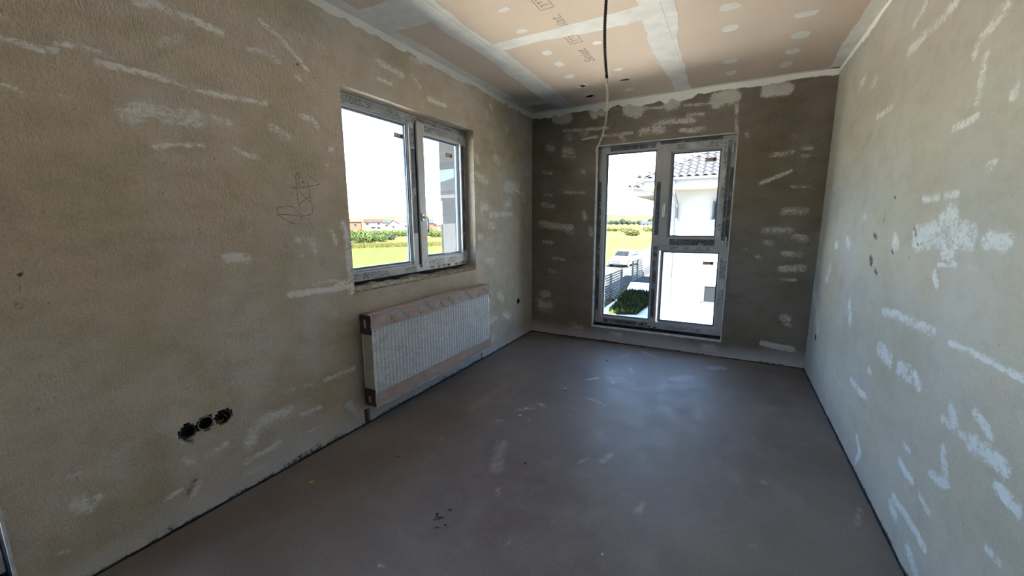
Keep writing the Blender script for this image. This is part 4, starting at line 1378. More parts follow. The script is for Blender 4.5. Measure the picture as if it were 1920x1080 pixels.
for k, (x, y) in enumerate([(0.587, 1.824), (0.952, 2.572), (0.876, 2.453), (0.957, 2.324), (0.889, 2.831), (1.005, 2.915), (0.959, 0.962), (1.124, 2.603), (0.883, 2.337), (1.733, 1.44)]):
    crumb('plaster_crumb', x, y, 0.006 + 0.003 * (k % 3), 'crumb_pale', 'small pale plaster crumb lying on the screed floor', 'crumb', 'pale crumbs on the floor', k)
for k, (x, y) in enumerate([(1.123, 3.752), (1.168, 1.852), (0.479, 1.557), (0.98, 1.297), (0.413, 2.792), (1.828, 4.172), (1.056, 1.261)]):
    crumb('dark_crumb', x, y, 0.006 + 0.004 * (k == 0), 'crumb_dark', 'small black crumb of dirt lying on the screed floor', 'crumb', 'dark crumbs on the floor', 50 + k)
crumb('foam_crumb', 0.24, 1.167, 0.014, 'crumb_ochre', 'ochre yellow crumb of foam on the floor by the socket wall', 'crumb', None, 99)
crumb('foam_blob', 0.006, 1.735, 0.012, 'crumb_ochre', 'blob of orange foam stuck at the lower corner of the window above the radiator', 'foam', None, 98).location.z = 0.905
# ------------------------------------------------------------------ outside: own house shell, ground, neighbours
MAT['render_white'] = simple('white_wall_render', (0.165, 0.165, 0.166), 0.9, 0.15, 0.03, 3.0)
MAT['render_far'] = simple('far_white_render', (0.0857, 0.0832, 0.0781), 0.9, 0.1, 0.05, 0.5)
MAT['render_cream'] = simple('far_cream_render', (0.0706, 0.0605, 0.0403), 0.9, 0.1, 0.05, 0.5)
MAT['brick_red'] = simple('far_red_brick', (0.0504, 0.0176, 0.0113), 0.9, 0.1, 0.1, 2.0)
MAT['roof_brown'] = simple('far_brown_roof', (0.0139, 0.0088, 0.008), 0.9, 0.1, 0.1, 1.0)
MAT['roof_blue'] = simple('far_slate_roof', (0.0113, 0.0139, 0.0189), 0.9, 0.1, 0.1, 1.0)
MAT['roof_red'] = simple('far_red_roof', (0.0403, 0.0139, 0.0126), 0.9, 0.1, 0.1, 1.0)
MAT['roof_tile'] = simple('grey_concrete_tile', (0.016, 0.0148, 0.0167), 0.6, 0.3, 0.12, 3.0)
MAT['anthracite'] = simple('anthracite_metal', (0.018, 0.020, 0.024), 0.45, 0.4, 0.1)
MAT['soffit'] = simple('pale_soffit', (0.11, 0.10, 0.08), 0.8, 0.2, 0.04, 4.0)
MAT['dark_glass'] = simple('dark_window_glass', (0.004, 0.005, 0.006), 0.35, 0.12, 0.1)
MAT['pipe_grey'] = simple('grey_downpipe', (0.027, 0.03, 0.0348), 0.4, 0.4, 0.1)
MAT['concrete'] = simple('pale_concrete_paving', (0.72, 0.70, 0.66), 0.9, 0.15, 0.12, 1.5, 0.1)
MAT['road'] = simple('grey_road', (0.024, 0.023, 0.022), 0.95, 0.05, 0.12, 1.5)
MAT['fence_grey'] = simple('grey_fence_metal', (0.036, 0.0372, 0.0408), 0.5, 0.4, 0.1)
MAT['car_white'] = simple('white_car_paint', (0.050, 0.050, 0.051), 0.5, 0.2, 0.02)
MAT['tyre'] = simple('black_tyre', (0.012, 0.012, 0.012), 0.8, 0.2, 0.1)

mb = MB()
mb.box((-WALL_T, -9.0, GROUND), (9.0, ROOM_D + WALL_T, -0.25))
mb.box((ROOM_W + 0.2, -9.0, -0.25), (9.0, ROOM_D + WALL_T, ROOM_H + 0.3))
mb.box((-WALL_T, -9.0, -0.25), (ROOM_W + 0.2, -1.7, ROOM_H + 0.3))
tag(mb.obj('wall_outer', MAT['render_white']), 'white rendered body of the house around and below the room', 'wall', kind='structure')
tag(MB().box((-0.95, -9.6, ROOM_H + 0.31), (9.6, ROOM_D + WALL_T + 0.5, ROOM_H + 0.5)).obj('roof', MAT['roof_tile']), 'flat eaves slab of the house over the room', 'roof', kind='structure')


def field_mat():
    t = NT('meadow')
    p = t.pos()
    a = t.noise(t.scaled(p, (0.35, 1.0, 1.0)), 0.06, 5.0, 0.6)
    b = t.noise(p, 0.7, 6.0, 0.7)
    c = t.noise(p, 9.0, 4.0, 0.7)
    col = t.mix(t.mrange(a, 0.4, 0.6), (0.0257, 0.0284, 0.0054), (0.0365, 0.0319, 0.0092))
    col = t.mix(t.mrange(b, 0.45, 0.7, 0.0, 0.7), col, (0.0203, 0.0248, 0.0040))
    col = t.mix(t.mrange(c, 0.5, 0.75, 0.0, 0.5), col, (0.0405, 0.0338, 0.0122))
    return t.bsdf(col, 0.95, 0.05)


MAT['meadow'] = field_mat()
MAT['lawn'] = simple('mown_lawn', (0.0222, 0.0298, 0.0046), 0.95, 0.05, 0.15, 0.8)


def flat_poly(name, pts, z, mat, label, cat, kind='structure', thick=0.05):
    m = MB().prism([(x, y, z - thick) for x, y in pts], (0, 0, thick))
    return tag(m.obj(name, mat), label, cat, kind=kind)


flat_poly('ground', [(-900, -200), (500, -200), (500, 900), (-900, 900)], GROUND, MAT['meadow'], 'sunlit yellow-green meadow stretching behind the windows', 'meadow', thick=0.5)
# mown green strip before the long grass, seen through the left window
flat_poly('lawn', [(-26, -20), (-56, -20), (-58, 30), (-50, 62), (-38, 70), (-26, 20)], GROUND + 0.03, MAT['lawn'], 'bright green mown grass nearest the window above the radiator', 'lawn')
MAT['bounce_sand'] = simple('pale_bounce_sand', (0.48, 0.45, 0.39), 0.95, 0.05, 0.15, 0.6)
flat_poly('yard', [(-4.7, -25), (-27, -25), (-27, 14), (-4.7, 14)], GROUND + 0.04, MAT['bounce_sand'], 'pale sandy builder\'s yard beside the house', 'yard')  # added ground out of view, pale to bounce sun up to the ceiling
MAT['soil'] = simple('low_bounce_soil', (0.05, 0.042, 0.032), 0.95, 0.05, 0.25, 1.2)
flat_poly('low_bounce_strip', [(-4.7, -25), (-0.5, -25), (-0.5, 4.8), (9.0, 4.8), (9.0, 10.3), (-4.7, 10.3)], GROUND + 0.03, MAT['soil'], 'added unseen strip of dark soil around the house, cuts bounce onto the ceiling', 'soil')  # added ground out of view, dark to keep the ceiling edge dim
flat_poly('path', [(-3.2, 10.3), (9.0, 10.3), (9.0, 15.0), (0.1, 15.0), (0.1, 29.0), (-3.9, 29.0), (-3.2, 24.0)], GROUND + 0.02, MAT['concrete'], 'pale concrete yard paving between the house and the white neighbour', 'paving')
flat_poly('road', [(-3.9, 29.0), (-0.5, 29.0), (-3.0, 70.0), (-9.5, 70.0), (-9.0, 30.0), (-5.2, 24.0), (-3.6, 24.0)], GROUND + 0.025, MAT['road'], 'pale concrete road on which the white car is parked', 'road')


# ---- hills on the skyline
def hill_mat():
    t = NT('far_hills')
    p = t.pos()
    v = t.n('TexVoronoi', None, Vector=t.scaled(p, (1.0, 0.35, 1.0)), Scale=0.0075)
    n1 = t.noise(p, 0.008, 5.0, 0.65)
    n2 = t.noise(t.scaled(p, (1.0, 0.5, 1.0)), 0.02, 5.0, 0.7)
    col = t.mix(t.n('SeparateColor', None, Color=v.outputs['Color']).outputs[0], (0.0325, 0.0315, 0.0178), (0.0378, 0.0262, 0.0178))
    col = t.mix(t.mrange(n1, 0.48, 0.56, 0.0, 0.8), col, (0.0210, 0.0284, 0.0158))
    col = t.mix(t.mrange(n2, 0.54, 0.62), col, (0.0109, 0.0172, 0.0130))
    return t.bsdf(col, 1.0, 0.0)


MAT['hills'] = hill_mat()
mb = MB()
angs = np.linspace(math.radians(-75), math.radians(25), 110)        # measured from +Y
radii = np.array([560, 700, 850, 1000, 1250, 1500, 1750, 2000, 2300, 2600, 3000, 3600])
vs_ = []
for i, a in enumerate(angs):
    top = 26 + 30 * float(value_noise(a * 3.0, 0.1, 2.0, 51)) + 10 * float(value_noise(a * 9, 0.4, 2.0, 52))
    top *= 0.55 + 0.45 * min(1.0, max(0.0, (a + 1.0) / 0.7))
    for r in radii:
        s = min(1.0, max(0.0, (r - 560) / 2000.0))
        s = s * s * (3 - 2 * s)
        h = GROUND - 0.5 + top * s + (3.0 * float(value_noise(a * 12, r / 500.0, 3.0, 53)) if 560 < r < 3000 else 0)
        if r > 3000: h -= 60
        vs_.append((2.1 + r * math.sin(a), r * math.cos(a), h))
nr = len(radii)
mb.add(vs_, [(i * nr + k, (i + 1) * nr + k, (i + 1) * nr + k + 1, i * nr + k + 1) for i in range(len(angs) - 1) for k in range(nr - 1)])
tag(mb.obj('hills', MAT['hills'], smooth=True), 'low patchwork hills of fields and woods on the skyline', 'hills', kind='structure')


# ---- foliage
def leaf_mat(name, c):
    t = NT(name)
    p = t.pos()
    n = t.noise(p, 1.3, 4.0)
    rnd = t.n('ObjectInfo').outputs['Random']
    col = t.mix(t.mrange(n, 0.3, 0.7), tuple(x * 0.55 for x in c), tuple(x * 1.35 for x in c))
    col = t.mix(t.math('MULTIPLY', rnd, 0.3), col, tuple(x * 0.6 for x in c))
    return t.bsdf(col, 0.8, 0.1)


MAT['leaf'] = leaf_mat('bush_leaves', (0.0156, 0.0232, 0.005))
MAT['leaf_yellow'] = leaf_mat('yellow_green_leaves', (0.0214, 0.0214, 0.0046))
MAT['leaf_dark'] = leaf_mat('dark_leaves', (0.0088, 0.0139, 0.0076))
MAT['stem'] = simple('brown_stem', (0.05, 0.035, 0.025), 0.9, 0.1, 0.2)


def foliage_mesh(name, blobs, n, size, seed):
    rs = np.random.RandomState(seed)
    vol = np.array([b[3] * b[4] * b[5] for b in blobs])
    which = rs.choice(len(blobs), n, p=vol / vol.sum())
    d = rs.randn(n, 3)
    d /= np.linalg.norm(d, axis=1)[:, None]
    rad = rs.uniform(0.55, 1.05, n)
    B = np.array(blobs)[which]
    c = B[:, :3] + d * rad[:, None] * B[:, 3:6]
    c[:, 2] = np.maximum(c[:, 2], size * 0.3)
    a = rs.randn(n, 3)
    a /= np.linalg.norm(a, axis=1)[:, None]
    b = np.cross(a, d + 0.3 * rs.randn(n, 3))
    b /= np.maximum(np.linalg.norm(b, axis=1), 1e-6)[:, None]
    s = size * rs.uniform(0.6, 1.3, n)[:, None]
    quad = np.stack([c - a * s, c + b * s * 0.6, c + a * s, c - b * s * 0.6], 1).reshape(-1, 3)
    me = bpy.data.meshes.new(name)
    me.from_pydata(quad.tolist(), [], [(4 * i, 4 * i + 1, 4 * i + 2, 4 * i + 3) for i in range(n)])
    return me


def bush(name, x, y, z, blobs, n, size, mat, label, cat, seed, group=None, stem_h=0.4):
    root = empty(name, (x, y, z))
    link_mesh('foliage', foliage_mesh('foliage', blobs, n, size, seed), MAT[mat], root)
    for b in blobs[:3]:
        MB().tube([(b[0] * 0.3, b[1] * 0.3, 0), (b[0] * 0.7, b[1] * 0.7, b[2] * 0.6), (b[0], b[1], b[2])],
                  [0.12 * b[5] * stem_h, 0.08 * b[5] * stem_h, 0.03 * b[5] * stem_h], 6).obj('stem', MAT['stem'], root)
    return tag(root, label, cat, group)


bush('bush', -67.9, 59.7, GROUND, [(0, 0, 1.3, 1.9, 1.6, 1.5), (1.6, 1.2, 1.0, 1.5, 1.3, 1.1), (-1.2, -1.2, 1.6, 1.2, 1.2, 1.5)], 1500, 0.20, 'leaf',
     'large leafy green bush at the window edge, tallest of the meadow bushes', 'bush', 1)
bush('bush', -69.5, 64.5, GROUND, [(0, 0, 0.9, 1.9, 1.5, 1.0), (1.7, 1.6, 0.8, 1.5, 1.3, 0.9)], 1200, 0.18, 'leaf', 'rounded green bush right beside the tallest meadow bush', 'bush', 2)
bush('bush', -74.5, 71.5, GROUND, [(0, 0, 0.9, 2.1, 1.6, 1.0), (2.0, 2.0, 0.8, 1.6, 1.4, 0.9)], 1200, 0.18, 'leaf_dark', 'dark green low bush in front of the brown-roofed house', 'bush', 3)
blobs = []
for k in range(12):
    t_ = k / 11.0
    blobs.append((-5.5 + 11.0 * t_, -9.0 + 18.0 * t_, 1.0, 1.7, 1.7, RNG.uniform(0.85, 1.3)))
bush('hedge', -89.5, 93.0, GROUND, blobs, 3600, 0.24, 'leaf', 'long low green hedge row before the far houses', 'hedge', 10)
bush('bush', -74.2, 92.6, GROUND, [(0, 0, 1.1, 1.9, 1.7, 1.2), (1.6, 1.4, 0.8, 1.3, 1.2, 0.9)], 1100, 0.2, 'leaf', 'green bush seen through the sash with the handle', 'bush', 21)
bush('bush', -23.7, 122.3, GROUND, [(0, 0, 0.9, 2.0, 1.6, 0.9), (1.3, 0.5, 0.9, 1.2, 1.2, 1.0)], 900, 0.2, 'leaf_yellow', 'olive bush standing alone in the middle of the meadow behind the car', 'bush', 22)
for k, (x, y, s) in enumerate(((-34, 160, 1.1), (-27, 172, 1.2), (-17.0, 148, 1.0), (-19, 168, 1.3), (-43, 172, 1.0))):
    bush('meadow_shrub', x, y, GROUND, [(0, 0, 0.8 * s, 2.6 * s, 2.0 * s, 0.8 * s), (2.0, 0.6, 0.7 * s, 1.6 * s, 1.4 * s, 0.8 * s)], 400, 0.28, 'leaf_yellow',
         'low yellow-green shrub scattered across the far meadow', 'shrub', 30 + k, 'shrubs of the far meadow')
tree_me = foliage_mesh('foliage', [(0, 0, 3.0, 2.6, 2.6, 2.6), (1.8, 0, 2.2, 2.0, 2.0, 1.8), (-1.6, 0.5, 2.4, 2.0, 2.0, 2.0)], 420, 0.55, 40)
trunk = MB().tube([(0, 0, 0), (0.1, 0, 2.5)], [0.3, 0.2], 6).mesh('trunk')
for k in range(20):
    a = math.radians(-21.5 + 14.5 * (k + RNG.uniform(-0.1, 0.1)) / 19.0)
    d = 480 + 40 * (k % 2) + RNG.uniform(-8, 8)
    s = RNG.choice((0.6, 0.8, 1.0, 1.0, 1.35))
    r = empty('distant_tree', (2.1 + d * math.sin(a), d * math.cos(a), GROUND - 0.3), RNG.uniform(0, 6))
    r.scale = (s * 1.25, s * 1.25, s)
    link_mesh('crown', tree_me, MAT['leaf_dark'], r)
    link_mesh('trunk', trunk, MAT['stem'], r)
    tag(r, 'small dark tree in the distant tree line at the foot of the hills', 'tree', 'distant tree line')

# tall grass band between lawn and hedge
n = 9000
rs = np.random.RandomState(5)
t = rs.uniform(0, 1, n)
w = rs.uniform(-3.0, 3.0, n)
gx, gy = -58.5 + 22.0 * t + w * 0.7, 46.0 + 27.0 * t - w * 0.7
hh = rs.uniform(0.35, 0.95, n)
th = rs.uniform(0, math.pi, n)
lean = rs.uniform(-0.2, 0.2, (n, 2))
wd = 0.06
v3 = np.stack([np.stack([gx - wd * np.cos(th), gy - wd * np.sin(th), np.full(n, GROUND)], 1), np.stack([gx + wd * np.cos(th), gy + wd * np.sin(th), np.full(n, GROUND)], 1),
               np.stack([gx + lean[:, 0], gy + lean[:, 1], GROUND + hh], 1)], 1).reshape(-1, 3)
me = bpy.data.meshes.new('tall_grass')
me.from_pydata(v3.tolist(), [], [(3 * i, 3 * i + 1, 3 * i + 2) for i in range(n)])
tag(link_mesh('tall_grass', me, MAT['leaf_yellow']), 'band of taller grass between the mown lawn and the meadow', 'grass', kind='stuff')


# ---- distant houses beyond the meadow
def far_house(x, y, face, w, d, eave, ridge, wall, roof, wins, label, gable_front=False, name='house'):
    root = empty(name, (x, y, GROUND), face)
    box_obj('walls', (-w / 2, -d / 2, 0), (w / 2, d / 2, eave), MAT[wall], root)
    m = MB()
    o = 0.5
    if gable_front:
        m.prism([(-w / 2 - o, -d / 2 - o, eave - 0.15), (0, -d / 2 - o, ridge), (w / 2 + o, -d / 2 - o, eave - 0.15), (w / 2 + o, -d / 2 - o, eave + 0.1), (0, -d / 2 - o, ridge + 0.25), (-w / 2 - o, -d / 2 - o, eave + 0.1)], (0, d + 2 * o, 0))
        MB().prism([(-w / 2, -d / 2, eave), (0, -d / 2, ridge), (w / 2, -d / 2, eave)], (0, d, 0)).obj('gable', MAT[wall], root)
    else:
        m.prism([(-w / 2 - o, -d / 2 - o, eave), (-w / 2 - o, d / 2 + o, eave), (-w / 2 - o, 0, ridge)], (w + 2 * o, 0, 0))
    m.obj('roof', MAT[roof], root)
    for (u, z, ww, wh) in wins:
        f = box_obj('window', (u - ww / 2, -d / 2 - 0.05, z), (u + ww / 2, -d / 2 + 0.02, z + wh), MAT['dark_glass'], root)
    return tag(root, label, 'house', 'distant houses')


FA = math.radians(47)
far_house(-175.0, 162.0, FA, 9.5, 8, 4.4, 6.2, 'render_far', 'roof_brown', [(-3.2, 2.9, 1.6, 1.0), (-0.2, 1.0, 2.4, 1.1), (2.8, 3.2, 1.4, 0.9), (2.6, 0.9, 2.0, 1.0)], 'white far house with a long low brown roof behind the bushes')
far_house(-185.5, 158.5, FA, 6.0, 8, 4.6, 5.0, 'brick_red', 'roof_brown', [(0, 2.5, 1.2, 1.2)], 'red brick far house nearest the tallest meadow bush')
far_house(-185.0, 181.5, FA, 8.0, 8, 4.2, 5.8, 'render_cream', 'roof_blue', [(0, 2.0, 1.5, 1.2)], 'cream far house with a slate blue roof behind the brown-roofed house')
far_house(-162.5, 164.5, FA, 5.0, 9, 3.3, 5.6, 'render_far', 'roof_red', [(0, 1.5, 1.2, 1.0)], 'small white gabled far house with a red roof', True)
far_house(-169.5, 181.0, FA, 13.0, 8, 5.2, 5.7, 'render_far', 'render_far', [(-3.5, 3.6, 0.9, 0.7), (0.5, 1.4, 1.6, 1.2), (3.2, 3.6, 0.9, 0.7), (4.8, 3.0, 1.4, 1.2)], 'plain white flat-roofed far house beside the red gable')
far_house(-138.2, 169.4, math.radians(40), 9.5, 8, 3.7, 5.7, 'brick_red', 'roof_blue', [(-2.5, 1.2, 1.8, 1.2), (1.0, 2.2, 1.6, 1.0), (3.4, 1.2, 1.2, 1.2)], 'brick far house with a blue-grey roof seen beside the window handle')
far_house(-124.0, 160.0, math.radians(40), 5.0, 6, 2.7, 4.0, 'render_cream', 'roof_red', [(-1, 0.9, 1.0, 1.0), (1.2, 0.9, 1.0, 1.0)], 'small cream far house with a red roof behind the sash')
far_house(-58.5, 344.7, math.radians(10), 8.5, 7, 2.0, 3.9, 'render_far', 'roof_blue', [(-2, 0.6, 1.2, 0.9), (1, 0.6, 1.2, 0.9)], 'lone grey-roofed house at the far edge of the meadow')


# ---- the neighbour's two-storey house
nb = empty('neighbour_house', (0.12, 15.0, GROUND))
tag(nb, 'white two-storey house with grey tiled hip roof close outside the tall window', 'house')
OFF = Vector((0.12, 15.0, GROUND))


def P(*p): return tuple(Vector(p) - OFF)


def nbox(name, a, b, mat, parent=nb, bevel=0.0):
    return box_obj(name, P(*a), P(*b), MAT[mat], parent, bevel)


wall_main = nbox('wall', (0.12, 15.0, GROUND), (9.5, 24.0, 2.44), 'render_white')
nbox('wing_wall', (-0.62, 18.0, GROUND), (7.0, 27.0, 2.42), 'render_white')
nbox('soffit', (-0.54, 14.12, 2.40), (10.2, 24.7, 2.435), 'soffit')
nbox('fascia', (-0.54, 14.10, 2.40), (10.2, 14.13, 2.68), 'render_white')
nbox('fascia', (-0.56, 14.10, 2.40), (-0.53, 24.7, 2.68), 'render_white')
nbox('wing_soffit', (-1.50, 17.12, 2.38), (-0.54, 27.8, 2.415), 'soffit')
nbox('fascia', (-1.50, 17.10, 2.38), (-0.54, 17.13, 2.64), 'render_white')
nbox('gutter', (-0.66, 13.98, 2.66), (10.3, 14.10, 2.745), 'pipe_grey', nb, 0.02)
nbox('gutter', (-1.62, 16.98, 2.62), (-0.56, 17.10, 2.705), 'pipe_grey', nb, 0.02)
pipe = [(0.40, 14.06, 2.66), (0.40, 14.06, 2.40), (0.42, 14.20, 2.28), (0.46, 14.80, 1.95), (0.46, 14.92, 1.82), (0.46, 14.92, 0.5), (0.46, 14.92, GROUND + 0.2)]
MB().tube([P(*q) for q in pipe], 0.05, 10).obj('downpipe', MAT['pipe_grey'], nb)
for z in (1.2, -0.6, -2.0):
    nbox('pipe_clip', (0.395, 14.91, z), (0.525, 15.0, z + 0.05), 'pipe_grey')

PITCH = math.tan(math.radians(27))
EZ = 2.74
tile = MB()
TW, TL, SEG = 0.235, 0.36, 8
top = []
for (yy, zz) in ((0.0, 0.030), (TL, 0.006)):
    for i in range(SEG + 1):
        x = TW * 1.06 * i / SEG
        top.append((x, yy, zz + 0.032 * math.sin(2 * math.pi * i / SEG)))
tile.add(top + [(x, y, z - 0.018) for (x, y, z) in top],
         [(i, i + 1, SEG + 2 + i, SEG + 1 + i) for i in range(SEG)] + [(2 * (SEG + 1) + i, i, i + 1, 2 * (SEG + 1) + i + 1)[::-1] for i in range(SEG)])
tile_me = tile.mesh('roof_tile')
tile_me.materials.append(MAT['roof_tile'])
cap = MB()
vs_ = []
for k, (xx, r) in enumerate(((0.0, 0.125), (0.40, 0.095))):
    vs_ += [(xx, r * math.cos(math.pi * i / 8), r * 0.8 * math.sin(math.pi * i / 8)) for i in range(9)]
cap.add(vs_, [(i, i + 1, 10 + i, 9 + i) for i in range(8)] + [tuple(range(9))])
cap_me = cap.mesh('ridge_cap')
cap_me.materials.append(MAT['roof_tile'])


def hip_roof(x0, y0, x1, depth, name, xmax, rows, ez=EZ):
    """front and left slopes of a hip roof with its front eave along y0"""
    h = depth / 2 * PITCH
    r0, r1 = (x0 + depth / 2, y0 + depth / 2, ez + h), (x1 - depth / 2, y0 + depth / 2, ez + h)
    m = MB()
    m.add([P(x0, y0, ez), P(x1, y0, ez), P(x1, y0 + depth, ez), P(x0, y0 + depth, ez), P(*r0), P(*r1)],
          [(0, 1, 5, 4), (1, 2, 5), (2, 3, 4, 5), (3, 0, 4), (3, 2, 1, 0)])
    roof = m.obj(name, MAT['roof_tile'], nb)
    ang = math.radians(27)
    row_h = 0.31
    for r in range(rows):
        s = r * row_h
        ry, rz = s * math.cos(ang), s * math.sin(ang)
        c = 0
        while True:
            x = x0 + c * TW
            c += 1
            if x > xmax: break
            if x - x0 < ry - 0.05: continue
            o = bpy.data.objects.new('roof_tile', tile_me)
            o.location = P(x, y0 - 0.04 + ry, ez + 0.012 + rz)
            o.rotation_euler = (ang, 0, 0)
            COL.objects.link(o)
            o.parent = roof
    hipdir = Vector((1, 1, PITCH)).normalized()
    L = rows * row_h * 1.45
    k = 0
    while k * 0.36 < L:
        o = bpy.data.objects.new('ridge_cap', cap_me)
        p = Vector((x0, y0, ez + 0.045)) + hipdir * (k * 0.36 - 0.05)
        q = hipdir.to_track_quat('X', 'Z')
        o.location = P(*p)
        o.rotation_euler = q.to_euler()
        COL.objects.link(o)
        o.parent = roof
        k += 1
    return roof


hip_roof(-0.62, 14.05, 10.3, 10.75, 'roof', 4.3, 9)
hip_roof(-1.58, 17.05, 7.6, 10.7, 'wing_roof', 0.2, 4, 2.70)


def nb_window(x0, x1, z0, z1):
    f = MB()
    t = 0.06
    y0, y1 = 14.93, 15.02
    for (a, b, c, d) in ((x0, x0 + t, z0, z1), (x1 - t, x1, z0, z1), (x0 + t, x1 - t, z0, z0 + t), (x0 + t, x1 - t, z1 - t, z1)):
        f.box(P(a, y0, c), P(b, y1, d))
    fr = f.obj('window', MAT['anthracite'], nb)
    nbox('pane', (x0 + t, 14.965, z0 + t), (x1 - t, 14.985, z1 - t), 'dark_glass', fr)
    nbox('sill', (x0 - 0.04, 14.86, z0 - 0.05), (x1 + 0.04, 15.0, z0), 'fence_grey', fr)


nb_window(1.555, 2.35, 1.39, 2.00)
nb_window(1.437, 2.05, -1.45, -0.80)


# ---- slatted yard fence
def fence(label, posts, z0, z1, nsl, group):
    root = empty('slat_fence', (posts[0][0], posts[0][1], GROUND))
    o = Vector((posts[0][0], posts[0][1], GROUND))
    for (x, y) in posts:
        MB().box(tuple(Vector((x - 0.05, y - 0.05, GROUND)) - o), tuple(Vector((x + 0.05, y + 0.05, z1 + 0.05)) - o)).obj('post', MAT['fence_grey'], root)
    for (a, b) in zip(posts[:-1], posts[1:]):
        for k in range(nsl):
            z = z0 + (z1 - z0) * k / (nsl - 1)
            pa, pb = Vector((*a, z)) - o, Vector((*b, z)) - o
            m = MB()
            d = Vector((0.012, 0, 0))
            h = Vector((0, 0, 0.032))
            m.add([pa - d - h, pa + d - h, pa + d + h, pa - d + h, pb - d - h, pb + d - h, pb + d + h, pb - d + h],
                  [(0, 1, 2, 3), (7, 6, 5, 4), (0, 4, 5, 1), (1, 5, 6, 2), (2, 6, 7, 3), (3, 7, 4, 0)])
            m.obj('slat', MAT['fence_grey'], root)
    return tag(root, label, 'fence', group)


fence('grey slatted fence section nearest the tall window beside the planted bed', [(-3.60, 15.4), (-3.52, 17.6), (-3.474, 19.85), (-3.413, 21.5), (-3.347, 23.7)], GROUND + 0.12, -1.5, 11, 'yard fence sections')
fence('grey slatted fence section leading away past the white car', [(-3.746, 28.77), (-3.68, 30.1), (-3.60, 32.06), (-3.653, 35.94), (-3.7, 40.0)], GROUND + 0.15, -1.5, 9, 'yard fence sections')

# planted bed of low ground cover in the neighbour's shade
bed = [(-2.62, 18.1), (-1.45, 18.7), (-1.15, 23.4), (-1.30, 24.8), (-3.15, 24.3)]
flat_poly('planting_bed', bed, GROUND + 0.05, MAT['stem'], 'dark soil of the planted bed inside the fence', 'flower bed', kind='structure')


def inside(x, y, poly):
    c = False
    for (x0, y0), (x1, y1) in zip(poly, poly[1:] + poly[:1]):
        if (y0 > y) != (y1 > y) and x < (x1 - x0) * (y - y0) / (y1 - y0) + x0: c = not c
    return c


pts = []
while len(pts) < 2600:
    x, y = RNG.uniform(-3.2, -1.1), RNG.uniform(18, 25)
    if inside(x, y, bed): pts.append((x, y))
vs_, fs = [], []
for (x, y) in pts:
    h, a, s = RNG.uniform(0.06, 0.32), RNG.uniform(0, 6.28), RNG.uniform(0.04, 0.08)
    c, d = math.cos(a) * s, math.sin(a) * s
    b = len(vs_)
    tx, ty = RNG.uniform(-0.1, 0.1), RNG.uniform(-0.1, 0.1)
    z = GROUND + 0.05
    vs_ += [(x, y, z), (x + c + tx * 0.5, y + d + ty * 0.5, z + h * 0.6), (x + tx, y + ty, z + h), (x - c + tx * 0.5, y - d + ty * 0.5, z + h * 0.6)]
    fs.append((b, b + 1, b + 2, b + 3))
me = bpy.data.meshes.new('ground_cover')
me.from_pydata(vs_, [], fs)
tag(link_mesh('ground_cover', me, MAT['leaf']), 'dense low green ground cover filling the shaded bed inside the fence', 'ground cover', kind='stuff')

# ---- parked car, facing the house
car = empty('car', (-6.75, 39.6, GROUND + 0.03), math.radians(-8))     # local -y is the nose
tag(car, 'white parked estate car on the road beyond the fence', 'car')
prof = [(-2.15, 0.35), (-2.20, 0.55), (-2.12, 0.72), (-1.25, 0.92), (2.10, 0.98), (2.18, 0.60), (2.12, 0.32)]


def loft(name, sections, mat, parent, bevel=0.0, smooth=False):
    """sections: list of rings of equal length"""
    m = MB()
    k = len(sections[0])
    vs_ = [p for s in sections for p in s]
    fs = [(i * k + j, i * k + (j + 1) % k, (i + 1) * k + (j + 1) % k, (i + 1) * k + j) for i in range(len(sections) - 1) for j in range(k)]
    fs += [tuple(range(k - 1, -1, -1)), tuple((len(sections) - 1) * k + j for j in range(k))]
    m.add(vs_, fs)
    return m.obj(name, MAT[mat], parent, bevel=bevel, smooth=smooth, segs=2)


def sec(y, w, z0, z1, tumble=0.06):
    return [(-w * 0.94, y, z0), (w * 0.94, y, z0), (w, y, z0 + (z1 - z0) * 0.45), (w - tumble, y, z1), (-w + tumble, y, z1), (-w, y, z0 + (z1 - z0) * 0.45)]


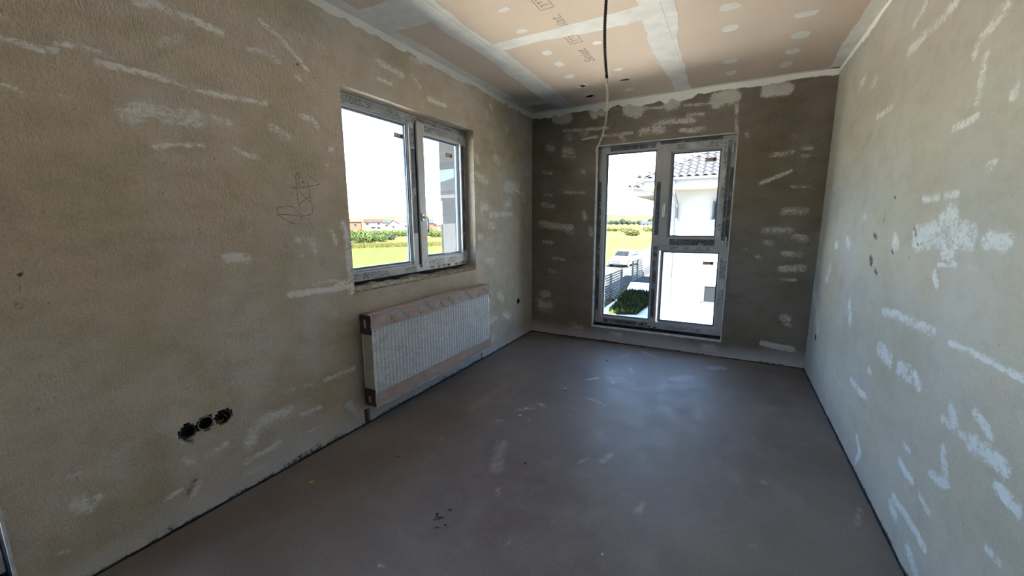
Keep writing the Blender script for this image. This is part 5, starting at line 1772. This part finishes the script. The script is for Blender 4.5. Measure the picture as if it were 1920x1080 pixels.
loft('body', [sec(-2.18, 0.66, 0.34, 0.62), sec(-2.05, 0.82, 0.26, 0.72), sec(-1.60, 0.88, 0.22, 0.86), sec(-1.05, 0.90, 0.22, 0.96), sec(0.6, 0.90, 0.22, 1.00), sec(1.8, 0.88, 0.24, 1.02), sec(2.12, 0.80, 0.30, 0.95), sec(2.2, 0.74, 0.38, 0.75)], 'car_white', car, 0.03)
loft('cabin', [sec(-1.10, 0.80, 0.92, 0.97, 0.02), sec(-0.35, 0.78, 0.95, 1.44, 0.15), sec(0.5, 0.78, 0.95, 1.50, 0.15), sec(1.6, 0.76, 0.95, 1.46, 0.15), sec(2.05, 0.74, 0.95, 1.05, 0.1)], 'car_white', car, 0.02)
MB().prism([(-0.70, -1.02, 1.005), (0.70, -1.02, 1.005), (0.58, -0.42, 1.405), (-0.58, -0.42, 1.405)], (0, -0.025, 0.03)).obj('windscreen', MAT['dark_glass'], car)
for s in (-1, 1):
    MB().prism([(s * 0.775, -0.55, 1.06), (s * 0.775, 1.65, 1.06), (s * 0.66, 1.35, 1.40), (s * 0.66, -0.20, 1.40)], (s * 0.02, 0, 0.01)).obj('side_glass', MAT['dark_glass'], car)
    MB().prism([(s * 0.48, -2.17, 0.60), (s * 0.80, -2.05, 0.62), (s * 0.82, -1.95, 0.74), (s * 0.52, -2.12, 0.70)], (0, -0.03, 0.01)).obj('headlight', MAT['metal'], car)
    m = box_obj('mirror', (s * 0.93 - 0.09, -0.78, 0.98), (s * 0.93 + 0.09, -0.66, 1.10), MAT['car_white'], car, 0.03)
    for y in (-1.35, 1.35):
        wh = MB().tube([(s * 0.70, y, 0.31), (s * 0.90, y, 0.31)], 0.31, 20).obj('wheel', MAT['tyre'], car)
        MB().tube([(s * 0.88, y, 0.31), (s * 0.91, y, 0.31)], 0.20, 16).obj('hubcap', MAT['metal'], wh)
box_obj('grille', (-0.40, -2.215, 0.52), (0.40, -2.17, 0.62), MAT['anthracite'], car, 0.01)
box_obj('bumper_intake', (-0.72, -2.19, 0.28), (0.72, -2.06, 0.40), MAT['anthracite'], car, 0.01)
box_obj('number_plate', (-0.26, -2.225, 0.42), (0.26, -2.18, 0.52), MAT['render_far'], car)
